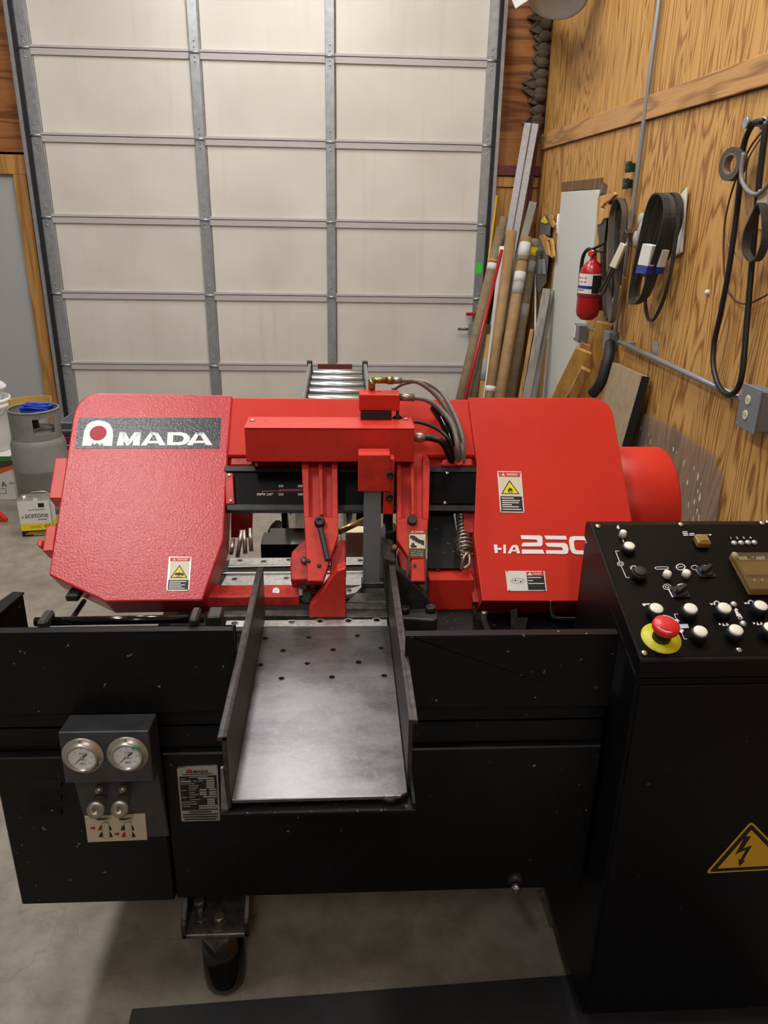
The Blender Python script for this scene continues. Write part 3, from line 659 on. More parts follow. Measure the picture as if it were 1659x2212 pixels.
a = py(829, 1110, YU+.05); b = py(848, 1150, YU+.05); G().box((a.x, YU+.05, b.z), (b.x, YU+.09, a.z)).build('sensor_block', 'black_rubber', saw, .003)
a = py(826, 1148, YU+.04); b = py(856, 1218, YU+.04); G().box((a.x, YU+.04, b.z), (b.x, YU+.10, a.z)).build('rear_jaw', 'cast_black', saw, .004)

# --- saw frame: two wheel covers on the inclined plane and the beam between them
DEP = .095
cl = [(105, 1242), (227, 1300), (437, 1297), (483, 1167), (492, 979), (501.5, 853)] + [(215, 848.6)] + bez((215, 848.6), (166, 850), (157, 903), 7)
lc = G().prism([pf(*p) for p in cl], -NF*DEP).build('wheel_cover', 'red_wrinkle', saw, .004, seg=2, label='red wrinkle-finish wheel cover with the maker name')
rcv = [(1042, 1298), (1024, 1160), (1030, 1000), (1012, 860), (1012, 858.5)] + bez((1272, 859), (1322, 860), (1327, 905), 7) + [(1366, 1130), (1382, 1240), (1384, 1299)]
rc = G().prism([pf(*p, .006) for p in rcv], -NF*DEP).build('wheel_cover', 'red_paint', saw, .004, seg=2, label='smooth bright red wheel cover with the model number')
bm_ = [(480, 985), (500, 858), (1020, 862), (1036, 985)]
G().prism([pf(*p, -.006) for p in bm_], -NF*.07).build('frame_beam', 'red_paint', saw, .004)
G().prism([pf(*p, -.03) for p in ((470, 1010), (480, 975), (1036, 975), (1045, 1010))], -NF*.04).build('frame_web', 'red_dirty', saw, .003)
G().prism([pf(*p, -.012) for p in ((497, 1005), (498, 988), (545, 988), (545, 1005))], -NF*.03).build('pad', 'red_dirty', saw, .003)
G().prism([pf(*p, .004) for p in ((953, 1006), (956, 992), (1020, 990), (1022, 1006))], -NF*.03).build('hose_clamp_block', 'red_dirty', saw, .003)
c = pf(990, 998, .006); G().ring(c, NF, .004, .011, .004, 16).build('clamp_ring', 'red_arm', saw)
# latches on the left cover edge
def fbox(name, poly, t0, dep, mat, parent=saw, bev=.003): return G().prism([pf(*p, t0) for p in poly], -NF*dep).build(name, mat, parent, bev)
lt = zpx(0, 940, 5.025)
fbox('latch', [lt(*p) for p in ((595, 245), (740, 240), (690, 690), (525, 690))], -.006, .05, 'red_dark')
fbox('latch', [lt(*p) for p in ((500, 985), (620, 978), (580, 1260), (455, 1262))], -.006, .05, 'red_dark')
fbox('latch_pin', [lt(*p) for p in ((400, 1140), (470, 1130), (455, 1215), (405, 1210))], -.02, .02, 'red_dark')
# black blocks under the left cover, rod and brackets along the apron
a = py(140, 1286, 1.62); b = py(170, 1300, 1.62); G().box((a.x, 1.62, b.z), (b.x, 1.66, a.z)).build('cover_stop', 'black_rubber', saw, .003)
zrod = py(250, 1341, 1.285).z
g = G().cyl(py(76, 1343, 1.285), py(440, 1336, 1.285), .0085, n=14); g.build('rod', 'black_gloss', saw)
for x0, x1, y0_ in ((84, 110, 1333), (410, 432, 1327)):
    a = py(x0, y0_, 1.27); b = py(x1, 1356, 1.27); G().box((a.x, 1.253, b.z), (b.x, 1.30, a.z)).build('rod_bracket', 'cast_black', saw, .004)
a = py(446, 1332, 1.30); b = py(478, 1352, 1.30); G().box((a.x, 1.30, b.z), (b.x, 1.34, a.z)).build('valve_block', 'cast_black', saw, .003)
G().tube([pz(150, 1345, .80), pz(182, 1298, .80)], .006).build('tray_edge', 'black_rubber', saw)
# black channel at the far left behind the apron
zz = .985
G().prism([pz(-60, 1352, zz), pz(-60, 1340, zz), pz(28, 1278, zz), pz(52, 1279, zz), pz(0, 1324, zz)], (0, 0, -.004)).build('chip_guard_top', 'black_paint', saw)
a = pz(-60, 1352, zz); b = pz(49, 1281, zz); d = b-a
G().prism([a+V((.004, 0, -.004)), b+V((0, 0, -.004)), b+V((-.004, 0, -.45)), a+V((0, 0, -.45))], (-.004, .004, 0)).build('chip_guard', 'black_paint', saw)

# --- guide rail with scale, guide arms
RL = -.004
fbox('guide_rail', [(487, 1098), (487, 1006), (1040, 1008), (1036, 1100)], RL, .03, 'black_panel', bev=.001)
fbox('rail_lip', [(484, 1018), (485, 1006), (1042, 1009), (1041, 1020)], RL+.006, .006, 'guide_dark', bev=.001)
fbox('rail_lip', [(490, 1102), (490, 1089), (1036, 1091), (1034, 1104)], RL+.006, .006, 'guide_dark', bev=.001)
ec = fbox('rail_end_cap', [(488, 1089), (486, 1021), (503, 1021), (507, 1088)], RL+.010, .03, 'red_arm', bev=.002)
for q in ((495, 1027), (499, 1082)): G().lathe(pf(*q, RL+.010), NF, [(.0045, 0), (.0045, .002), (.002, .003)], 10).build('screw', 'steel_bright', ec)
g = G(); o = RL+.0008
for a, b in (((568, 1070), (567, 1062)), ((567, 1061), (652, 1060)), ((604, 1058), (652, 1057)), ((605, 1062), (605, 1057))): g.stroke([pf(*a, o), pf(*b, o)], .0012, NF, 0)
for s_, x, y in (('250', 601, 1052), ('300', 643, 1052), ('200', 643, 1070), ('250', 601, 1070), ('300*X 250*', 554, 1070)):
    g.text(s_, pf(x, y, o), X_, UF, .0085, 1, bold=.01)
g.build('scale_print', ['label_red', 'print_white'], saw, fix=False)
pc = fbox('cover_plate', [(932, 1088), (936, 1022), (1036, 1022), (1034, 1088)], RL+.004, .004, 'black_panel', bev=.0008)
for q in ((966, 1022), (1036, 1022), (961, 1087), (1031, 1087)): G().lathe(pf(*q, RL+.004), NF, [(.005, 0), (.0045, .003), (.002, .004)], 12).build('screw', 'chrome', pc)
# left arm
g = G(); T0, T1 = .016, .036
arm = [(651, 996), (729, 996), (731, 1157), (717, 1196), (697, 1256), (664, 1255), (657, 1120)]
g.prism([pf(*p, T0) for p in arm], -NF*.028)
for pl_ in ([(651, 996), (667, 996), (668, 1118), (657, 1118)], [(687, 996), (697, 996), (698, 1112), (691, 1112)], [(716, 996), (729, 996), (730, 1118), (717, 1118)], [(657, 1117), (730, 1117), (731, 1157), (717, 1196), (697, 1256), (664, 1255)]):
    g.prism([pf(*p, T1) for p in pl_], -NF*(T1-T0+.001))
al = g.build('guide_arm', 'red_arm', saw, .0015)
c = pf(691, 1131, T1); hb = G().lathe(c+NF*-.002, NF, [(.013, 0), (.013, .016), (.010, .020), (.005, .020), (.005, .017)], 18).build('clamp_hub', 'cast_black', al)
G().bar(pf(692, 1140, T1+.014), pf(708, 1212, T1+.020), .013, .010, X_).build('clamp_lever', 'cast_black', hb, .003)
for q in ((666, 1212), (689, 1222)): G().lathe(pf(*q, T1), NF, [(.005, -.002), (.005, .003), (.003, .004)], 10).build('bolt', 'cast_black', al)
G().prism([pf(*p, .012) for p in ((630, 1192), (655, 1166), (668, 1166), (672, 1252), (628, 1254), (627, 1216))], -NF*.06).build('guide_head', 'red_dirty', saw, .003)
G().prism([pf(*p, .004) for p in ((715, 1200), (733, 1165), (747, 1166), (748, 1235), (712, 1250))], -NF*.05).build('guide_head', 'red_dirty', saw, .003)
c = pf(657, 1212, .014); G().lathe(c, NF, [(.008, 0), (.008, .006), (.004, .008)], 12).build('bolt', 'steel_dark', saw)
# right arm
g = G()
arm = [(857, 990), (904, 981), (922, 983), (928, 992), (929, 1010), (925, 1100), (921, 1180), (919, 1255), (885, 1256), (884, 1213), (857, 1165)]
g.prism([pf(*p, T0) for p in arm], -NF*.028)
for pl_ in ([(857, 990), (866, 987), (868, 1122), (857, 1122)], [(886, 985), (894, 984), (896, 1112), (888, 1112)], [(913, 982), (922, 983), (928, 992), (929, 1010), (926, 1122), (913, 1122)], [(857, 1121), (925, 1121), (921, 1180), (919, 1206), (884, 1206), (857, 1165)]):
    g.prism([pf(*p, T1) for p in pl_], -NF*(T1-T0+.001))
ar = g.build('guide_arm', 'red_arm', saw, .0015)
G().lathe(pf(890, 1126, T1), NF, [(.012, -.002), (.012, .010), (.010, .012)], 18).build('clamp_knob', 'cast_black', ar)
fbox('guide_pad', [(888, 1256), (888, 1208), (918, 1207), (918, 1256)], T1+.004, .02, 'red_arm', ar, .002)
G().bar(pf(883, 1206, T1), pf(878, 1252, T1), .006, .01, X_).build('guide_stop', 'cast_black', ar)
G().lathe(pf(896, 1222, T1+.004), NF, [(.004, 0), (.004, .003)], 10).build('bolt', 'cast_black', ar)
G().prism([pf(*p, .006) for p in ((858, 1190), (868, 1178), (886, 1215), (884, 1240), (868, 1232))], -NF*.04).build('guide_head', 'red_dirty', saw, .003)
c = pf(852, 1185, .02); G().lathe(c, NF, [(.009, 0), (.009, .008), (.005, .012)], 6).build('hose_fitting', 'brass', saw)

# --- red channel hood over the arms
YH = 1.80
a = py(528, 926, YH); b = py(893, 996, YH); hz0 = py(700, 998, YH).z; hzt = py(710, 924, YH).z
yb_ = pz(710, 901, hzt).y
hd = G().box((a.x, YH, hz0), (b.x, yb_, hzt-.002)).build('hood', 'red_dark', saw, .002)
hl = G().box((a.x-.001, YH-.002, hzt-.002), (b.x+.001, yb_, hzt)).build('hood_lid', 'red_dark', hd, .001)
for q in ((545, 909), (877, 906)): G().lathe(pz(*q, hzt), Z_, [(.006, 0), (.006, .003), (.003, .004)], 12).build('screw', 'steel_bright', hl)
DRILL = G()
for q in ((574, 909), (820, 910)): c = pz(*q, hzt); DRILL.cyl(c-Z_*.02, c+Z_*.01, .0025, n=14)
cut(hl, DRILL); cut(hd, DRILL)
# manifold block and hoses
YM = 1.885
a = py(776, 852, YM); b = py(863, 888, YM); ymb = pz(820, 842, a.z).y
mb = G().box((a.x, YM, b.z), (b.x, ymb, a.z)).build('manifold', 'red_paint', saw, .002)
DRILL = G()
for q in ((789, 845), (820, 846)): c = pz(*q, a.z); DRILL.cyl(c-Z_*.018, c+Z_*.01, .004, n=14)
cut(mb, DRILL)
g = G(); g.box((a.x+.004, YM-.01, hzt), (b.x-.02, YM+.03, b.z)); g.build('manifold_foot', 'black_rubber', mb)
c = pz(856, 892, hzt); g = G().lathe((c.x, YM+.01, hzt), Z_, [(.014, 0), (.004, .008), (.004, b.z-hzt)], 10); g.build('adjuster', 'black_rubber', mb)
e = py(803, 842, YM+.04); g = G().cyl(e, e+V((0, 0, .028)), .009, n=10); g.cyl(e+V((0, 0, .024)), py(836, 822, YM+.04), .008, n=8); q = py(836, 822, YM+.04); g.cyl(q, py(848, 822, YM+.04), .011, n=6); g.build('elbow_fitting', 'brass', saw)
g = G().cyl(py(848, 822, YM+.04), py(868, 822, YM+.04), .0085, n=12); g.build('hose_end', 'nickel', saw)
g = G().cyl(py(863, 858, YM+.03), py(895, 859, YM+.03), .0095, n=12); g.build('hose_end', 'nickel', saw)
ex = pf(990, 990, -.005)
def hose(pts, r, mat, name='hose'): return G().tube(pts, r, 8, sub=6).build(name, mat, saw)
hose([py(866, 822, YM+.04), py(898, 824, YM+.05), py(930, 843, YM+.055), py(962, 880, YM+.045), py(988, 930, YM+.02), py(998, 968, YM-.02), pf(996, 1000, .0)], .0055, 'braided')
hose([py(893, 859, YM+.03), py(922, 864, YM+.03), py(952, 885, YM+.025), py(978, 920, YM+.0), py(988, 965, YM-.03), pf(986, 1000, .0)], .0065, 'braided')
hose([py(848, 842, YM+.07), py(872, 828, YM+.08), py(910, 824, YM+.085), py(950, 845, YM+.07), py(982, 895, YM+.03), py(1000, 950, YM-.01), pf(1001, 1000, .0)], .006, 'braided')
hose([py(895, 911, YH+.06), py(920, 916, YH+.06), py(950, 930, YH+.05), py(972, 955, YH+.03), pf(980, 998, .0)], .0045, 'hose_black')
c = py(907, 945, YH+.035); g = G().lathe(c, X_, [(.007, -.02), (.012, -.008), (.013, .003), (.009, .014)], 14); g.build('hose_end', 'nickel', saw)
hose([c+V((.012, 0, 0)), py(935, 947, YH+.035), py(958, 958, YH+.03), pf(976, 998, .0)], .0085, 'hose_black')
hose([pf(938, 880, .018), pf(955, 905, .028), pf(968, 935, .026), pf(978, 965, .014)], .013, 'black_gloss', 'hose_sleeve')

# --- right side of the throat
c0 = pf(994, 1102, -.05); c1 = pf(1004, 1195, -.02); pts = []
for k in range(140):
    t_ = k/139; a = 2*math.pi*11*t_; q = c0.lerp(c1, t_); d = (c1-c0).normalized(); u = X_; v2 = d.cross(u); rr = .011+.009*min(1, max(0, (t_-.45)*3))
    pts.append(q+u*math.cos(a)*rr+v2*math.sin(a)*rr)
G().tube(pts, .0032, 6).build('conduit_spring', 'nickel', saw)
G().prism([pf(*p, -.04) for p in ((925, 1100), (978, 1100), (1000, 1228), (925, 1228))], -NF*.02).build('chip_cover', 'black_dirty', saw)
G().prism([pf(*p, -.02) for p in ((1002, 1104), (1040, 1104), (1040, 1150), (1003, 1150))], -NF*.03).build('throat_web', 'red_dirty', saw)
G().prism([pf(*p, -.045) for p in ((1000, 1150), (1035, 1104), (1045, 1300), (1022, 1300))], -NF*.03).build('throat_web', 'red_dirty', saw)
hose([pf(996, 1230, -.02), pf(1002, 1205, -.005), pf(1012, 1195, -.01), pf(1014, 1218, -.01), pf(1002, 1228, -.01)], .004, 'nickel', 'pipe_loop')
YK = 1.66
a = py(928, 1252, YK); b = py(1022, 1296, YK); yk2 = pz(975, 1228, a.z).y
G().prism([(a.x, YK, b.z-.03), (a.x, YK, a.z), (a.x, yk2, a.z+.004), (a.x, yk2, b.z-.03)], (b.x-a.x, 0, 0)).build('drive_guard', 'red_dark', saw, .002)
G().lathe(pz(945, 1231, a.z+.004), Z_, [(.006, 0), (.006, .004)], 10).build('bolt', 'steel_dark', saw)
# base column under the right cover, pipes
YD = 1.68
a = py(1045, 1302, YD); b = py(1250, 1380, YD); G().box((a.x, YD, .70), (.74, YD+.25, a.z+.03)).build('column', 'red_dark', saw, .003)
hose([py(1190, 1296, 1.60), py(1191, 1318, 1.60), py(1196, 1332, 1.60), py(1210, 1335, 1.60), py(1252, 1335, 1.60)], .0045, 'chrome', 'lube_pipe')
hose([py(1046, 1322, 1.58), py(1046, 1342, 1.58), py(1054, 1362, 1.58)], .007, 'nickel', 'lube_pipe')
G().prism([py(*p, 1.60) for p in ((1104, 1360), (1104, 1322), (1118, 1318), (1116, 1338), (1140, 1338), (1134, 1360))], (0, .01, 0)).build('bracket', 'steel_dark', saw)

# --- drive drum at the right
c = py(1400, 1140, 1.86); dx0 = .60
a = px(1345, 969, .70)
cy_, cz_ = 2.0, .925; Rr = .17
G().lathe((.605, cy_, cz_), X_, [(Rr, 0), (Rr, .276), (Rr*.98, .282), (Rr*.9, .283)], 56).build('motor_drum', 'red_drum', saw)

# --- items seen through the throat, behind the blade
fg = lambda x, y: mz(x, y)
a = py(*mz(222, 310), 2.12); b = py(*mz(325, 460), 2.12); G().prism([py(*mz(p, q), 2.10) for p, q in ((205, 300), (325, 300), (318, 470), (250, 470), (205, 470))], (0, .03, 0)).build('rear_bracket', 'red_dirty', saw)
for (p, q, r, s_) in ((265, 430, 240, 580), (278, 430, 285, 560), (310, 420, 318, 545), (218, 480, 205, 560)): G().cyl(py(*mz(p, q), 2.05), py(*mz(r, s_), 2.0), .006, n=8).build('stay_rod', 'nickel', saw)
a = py(*mz(370, 510), 2.0); b = py(*mz(610, 572), 2.0); G().box((a.x, 2.0, b.z-.03), (b.x+.05, 2.09, a.z)).build('rear_vise', 'black_gloss', saw, .002)
a = py(*mz(412, 472), 2.2); b = py(*mz(620, 495), 2.2); G().box((a.x, 2.2, b.z-.05), (b.x+.05, 2.28, a.z)).build('rear_vise', 'black_gloss', saw, .002)
a = py(*mz(380, 500), 2.1); G().box((a.x+.02, 2.0, .765), (a.x+.22, 2.12, .775)).build('rear_plate', 'steel_dark', saw)
a = py(*mz(590, 400), 2.42); G().lathe((a.x, 2.42, .55), Z_, [(.05, 0), (.05, .42), (.047, .44)], 28).build('hydraulic_cylinder', 'chrome', saw)
a = py(*mz(520, 310), 2.40); b = py(*mz(555, 462), 2.40); G().box((a.x-.02, 2.40, b.z-.25), (b.x, 2.45, a.z)).build('cylinder_bracket', 'black_gloss', saw)
for k in range(2): G().belt([py(*mz(420+30*k, 462), 2.35), py(*mz(440+26*k, 415), 2.36), py(*mz(468+14*k, 385-3*k), 2.38)], .008, .02, Y_).build('hose', 'hose_black', saw)
a = py(*mz(845, 440), 2.15); b = py(*mz(945, 590), 2.15); G().box((a.x, 2.15, b.z), (b.x+.02, 2.2, a.z)).build('rear_block', 'label_cream', saw, .002)
G().cyl(py(*mz(810, 437), 2.0), py(*mz(950, 372), 2.08), .009, n=10).build('brass_rod', 'brass', saw)
a = py(*mz(815, 325), 2.5); G().lathe((a.x+.03, 2.5, .5), Z_, [(.03, 0), (.03, .5)], 20).build('hydraulic_cylinder', 'chrome', saw)
a = py(*mz(870, 320), 2.55); G().box((a.x-.02, 2.55, .5), (a.x+.09, 2.6, a.z+.02)).build('cylinder_bracket', 'black_gloss', saw)
a = py(*mz(825, 330), 2.6); G().box((a.x, 2.62, .45), (a.x+.025, 2.64, a.z+.02)).build('rear_post', 'red_dark', saw)

# --- lettering and labels on the covers
lg = zpx(0, 800, 3.19)
O1, O2, O3 = .0008, .0014, .002
lp_ = G().prism([pf(*lg(a, b), O1) for a, b in ((545, 327), (1525, 326), (1513, 537), (515, 537))], -NF*.0012).build('logo_plate', 'logo_navy', lc)
def LT(polys, quad_, fn, g, m):
    """letter polygons in the unit square, placed into a pixel quad (tl,tr,br,bl)"""
    (x0, y0), (x1, y1), (x2, y2), (x3, y3) = quad_
    for P in polys:
        g.poly([fn((x0*(1-u)+x1*u)*(1-v)+(x3*(1-u)+x2*u)*v, (y0*(1-u)+y1*u)*(1-v)+(y3*(1-u)+y2*u)*v) for u, v in P], m)
L_M = [[(0, 1), (.12, 0), (.36, 0), (.30, 1)], [(.14, 0), (.36, 0), (.55, .55), (.52, 1), (.42, 1)], [(.74, 0), (1, 0), (.52, 1), (.44, .8)], [(.72, .3), (1, 0), (1, 1), (.70, 1)]]
L_A = [[(0, 1), (.34, 0), (.52, 0), (.24, 1)], [(.46, 0), (.66, 0), (1, 1), (.74, 1)], [(.3, .66), (.68, .66), (.74, .84), (.24, .84)], [(.34, 0), (.66, 0), (.62, .22), (.38, .22)]]
def dshape():
    out = [(.0, 0), (.6, 0), (.85, .12), (1, .36), (1, .66), (.85, .9), (.6, 1), (0, 1)]
    inn = [(.26, .24), (.52, .24), (.66, .30), (.72, .42), (.72, .60), (.66, .70), (.52, .76), (.26, .76)]
    return [[out[i], out[(i+1) % 8], inn[(i+1) % 8], inn[i]] for i in range(8)]
fo = lambda a, b: pf(*lg(a, b), O2)
g = G()
arch = [(565, 520), (572, 470), (582, 410), (600, 375), (632, 352), (675, 344), (722, 350), (757, 372), (776, 405), (780, 450), (772, 522), (712, 520), (706, 500), (690, 518), (668, 500), (650, 515), (640, 500), (625, 520)]
g.poly([fo(*q) for q in arch])
LT(L_M, [(805, 426), (970, 426), (962, 518), (803, 518)], fo, g, 0); LT(L_A, [(985, 426), (1140, 426), (1142, 516), (968, 518)], fo, g, 0)
LT(dshape(), [(1155, 426), (1310, 426), (1305, 516), (1150, 516)], fo, g, 0); LT(L_A, [(1300, 426), (1455, 426), (1465, 514), (1285, 516)], fo, g, 0)
g.build('logo_letters', 'logo_white', lp_, fix=False)
cc = pf(*lg(676, 432), O3); r_ = (pf(*lg(734, 432), O3)-cc).length; G().disc(cc, NF, r_, 32).build('logo_dot', 'red_print', lp_)
# model lettering HA250
hz2 = zpx(1030, 980, 5.268); fm = lambda a, b: pf(*hz2(a, b), .006+O2)
g = G()
def P(*pts): g.poly([fm(*q) for q in pts])
P((192, 1035), (232, 1035), (240, 1130), (205, 1132)); P((300, 1035), (330, 1035), (332, 1135), (304, 1135)); P((236, 1070), (280, 1070), (284, 1095), (238, 1095))
P((352, 1135), (378, 1080), (408, 1085), (388, 1135)); P((378, 1080), (398, 1050), (420, 1062), (408, 1085)); P((398, 1050), (415, 1038), (450, 1038), (462, 1065), (420, 1062)); P((450, 1038), (465, 1045), (495, 1135), (455, 1135), (432, 1062)); P((400, 1095), (452, 1095), (460, 1112), (392, 1112))
# 2
P((497, 928), (720, 930), (745, 945), (750, 1005), (748, 1035), (730, 1055), (690, 1055), (690, 1000), (680, 978), (508, 972)); P((690, 1010), (690, 1055), (512, 1055), (510, 1030), (530, 1012)); P((510, 1090), (750, 1092), (770, 1138), (515, 1138))
# 5
P((768, 932), (1015, 935), (1025, 978), (790, 975)); P((778, 1015), (1000, 1015), (1030, 1035), (1045, 1090), (1038, 1130), (1015, 1142), (978, 1142), (978, 1085), (965, 1065), (810, 1058), (790, 1040)); P((785, 1098), (978, 1100), (978, 1142), (790, 1138))
# 0
o_ = [(1048, 990), (1060, 950), (1095, 938), (1240, 940), (1290, 950), (1305, 1000), (1310, 1090), (1300, 1140), (1255, 1148), (1130, 1145), (1085, 1130), (1062, 1085)]
i_ = [(1105, 1005), (1110, 990), (1130, 983), (1220, 985), (1238, 990), (1243, 1010), (1248, 1080), (1242, 1098), (1225, 1102), (1145, 1100), (1125, 1092), (1112, 1070)]
for k in range(12): P(o_[k], o_[(k+1) % 12], i_[(k+1) % 12], i_[k])
g.build('model_lettering', 'logo_white', rc, fix=False)
# warning plates
def wplate(fn, quad_, parent, mats, draw, nrm, th=.0012):
    pl = G().prism([fn(*q, .0014) for q in quad_], -nrm*th).build('warning_plate', mats[0], parent)
    (x0, y0), (x1, y1), (x2, y2), (x3, y3) = quad_
    def B(u, v, o=.0020): return fn((x0*(1-u)+x1*u)*(1-v)+(x3*(1-u)+x2*u)*v, (y0*(1-u)+y1*u)*(1-v)+(y3*(1-u)+y2*u)*v, o)
    g = G(); draw(g, B); g.build('plate_print', mats[1:], pl, fix=False)
    for u, v in ((.05, .03), (.95, .03), (.95, .97), (.05, .97)): G().lathe(B(u, v, .0014), nrm, [(.0022, 0), (.001, .0012)], 8).build('rivet', 'chrome', pl)
def R_(g, B, u0, v0, u1, v1, m, o=.0020): g.poly([B(u0, v0, o), B(u1, v0, o), B(u1, v1, o), B(u0, v1, o)], m)
# mats: 0 yellow,1 black,2 red,3 white,4 cream
PM = ['bright_yellow', 'ink', 'label_red', 'label_white', 'label_cream']
def tri(g, B, cx, y0, y1, hw, o=.0022):
    g.poly([B(cx, y0, o), B(cx+hw, y1, o), B(cx-hw, y1, o)], 1); g.poly([B(cx, y0+.045, o+.0004), B(cx+hw*.83, y1-.018, o+.0004), B(cx-hw*.83, y1-.018, o+.0004)], 0)
def header(g, B, word, v0=.02, v1=.13, u0=.06, u1=.94, m=2):
    R_(g, B, u0, v0, u1, v1, m)
    cx = u0+(u1-u0)*.2; g.poly([B(cx, v0+.015, .0024), B(cx+.07, v1-.02, .0024), B(cx-.07, v1-.02, .0024)], 3)
    o = B(u0+(u1-u0)*.36, v1-(v1-v0)*.25, .0024); uu = B(1, v1)-B(0, v1); vv = B(0, 0)-B(0, 1)
    g.text(word, o, uu, vv, (B(0, v0)-B(0, v1)).length*.7, 3, width=uu.length*(u1-u0)*.52, bold=.02)
def lines(g, B, rows_, m, o=.0024, h=.012):
    for u0, u1, v in rows_: R_(g, B, u0, v-h, u1, v+h, m, o)
def d_fire(g, B):
    R_(g, B, .07, .14, .93, .60, 4); header(g, B, 'WARNING'); tri(g, B, .48, .21, .55, .38); R_(g, B, .05, .61, .95, .97, 1)
    fl_ = [(.40, .50), (.38, .46), (.41, .42), (.43, .44), (.46, .37), (.50, .42), (.53, .40), (.58, .45), (.57, .50), (.52, .525), (.45, .525)]
    g.poly([B(u, v, .0028) for u, v in fl_], 1); g.poly([B(u, v, .0031) for u, v in ((.44, .505), (.46, .47), (.49, .49), (.52, .46), (.54, .50), (.50, .517))], 0)
    lines(g, B, [(.1, .6, .65), (.1, .85, .71), (.1, .8, .76), (.1, .5, .81), (.1, .78, .86), (.1, .88, .92)], 3)
wplate(lambda x, y, o: pf(*hz2(x, y), o+.006), [(232, 198), (505, 203), (542, 672), (268, 668)], rc, ['label_white']+PM, d_fire, NF)
def d_hand(g, B):
    R_(g, B, .07, .14, .93, .66, 4); header(g, B, 'DANGER'); tri(g, B, .5, .24, .62, .38); R_(g, B, .05, .68, .95, .97, 1)
    g.poly([B(u, v, .0028) for u, v in ((.28, .53), (.36, .47), (.44, .48), (.5, .45), (.58, .48), (.68, .48), (.74, .54), (.64, .56), (.55, .53), (.5, .57), (.42, .54))], 1)
    g.stroke([B(.38, .60, .0028), B(.45, .585, .0028), B(.55, .605, .0028), B(.62, .585, .0028)], .0012, NF, 1)
    lines(g, B, [(.1, .85, .73), (.1, .6, .78), (.1, .8, .83), (.1, .65, .88), (.1, .8, .93)], 3)
wplate(lambda x, y, o: pf(*lg(x, y), o), [(1165, 1285), (1320, 1285), (1303, 1518), (1146, 1518)], lc, ['tin_silver']+PM, d_hand, NF)
def d_wide(g, B):
    header(g, B, 'DANGER', .04, .24, .53, .97); R_(g, B, .53, .25, .97, .95, 1)
    lines(g, B, [(.55, .90, .33), (.55, .68, .48), (.55, .95, .63)], 3, h=.022)
    out = [(.12, .52), (.15, .42), (.22, .38), (.38, .38), (.44, .42), (.46, .50), (.44, .58), (.38, .62), (.22, .62), (.15, .60), (.12, .52)]
    g.stroke([B(u, v, .0022) for u, v in out], .0006, NF, 1)
    for u, v in ((.23, .48), (.36, .54)): g.poly([B(u-.02, v-.05, .0024), B(u+.02, v-.03, .0024), B(u+.01, v+.05, .0024), B(u-.012, v+.02, .0024)], 1)
    for u, v in ((.17, .5), (.29, .5), (.41, .5)): g.disc(B(u, v, .0024), NF, .0012, 8, 1)
wplate(lambda x, y, o: pf(*hz2(x, y), o+.006), [(325, 1333), (770, 1335), (798, 1560), (350, 1562)], rc, ['label_white']+PM, d_wide, NF)
az = zpx(700, 1080, 4.608)
def d_blade(g, B):
    R_(g, B, .06, .16, .94, .68, 4); header(g, B, 'DANGER'); R_(g, B, .06, .71, .94, .97, 1)
    g.poly([B(u, v, .0024) for u, v in ((.10, .20), (.35, .22), (.60, .35), (.88, .40), (.88, .60), (.80, .54), (.74, .56), (.66, .48), (.58, .52), (.5, .44), (.42, .47), (.34, .38), (.26, .41), (.2, .32), (.1, .34))], 1)
    g.poly([B(u, v, .0026) for u, v in ((.12, .62), (.2, .5), (.3, .46), (.36, .56), (.48, .60), (.45, .65), (.2, .66))], 1)
    uu = B(1, 1)-B(0, 1); vv = B(0, 0)-B(0, 1)
    for k, tx in enumerate(('DO NOT OPERATE', 'WITH GUARD', 'REMOVED')): g.text(tx, B(.12, .79+.08*k, .0026), uu, vv, .0042, 4, width=uu.length*.74, bold=.01)
wplate(lambda x, y, o: pf(*az(x, y), o+T1), [(838, 297), (1022, 296), (1015, 572), (838, 565)], ar, ['brass']+PM, d_blade, NF)

# ================================================================== CONTROL CABINET
YC = 1.15; CX0, CX1 = .5255, 1.06
PA = py(1385, 1425, YC); PB = px(1278, 1133, PA.x)
PD = (PB-PA); PD.x = 0; PD.normalize(); PN = V((0, -PD.z, PD.y))
cab = thing('control_cabinet', ((CX0+CX1)/2, 1.33, 0), 'black floor-standing control cabinet with sloping button panel', 'cabinet')
zs = py(1375, 1468, YC).z; yk = 1.515
PA = V((PA.x, YC, PA.z)); ztb = PB.z-.004
g = G().prism([(CX0, YC, .055), (CX0, YC, zs), (CX0, PB.y, zs+(PB.y-YC)*math.tan(math.atan2(PD.z, PD.y))), (CX0, yk, zs+.105), (CX0, yk, .055)], (CX1-CX0, 0, 0))
body = g.build('body', 'black_cabinet', cab, .003)
G().box((CX0+.03, YC+.04, 0), (CX1-.03, yk-.02, .056)).build('plinth', 'black_cabinet', cab)
G().box((CX0+.006, YC-.004, .07), (CX1-.006, YC+.001, zs-.012)).build('door', 'black_cabinet', cab, .0015)
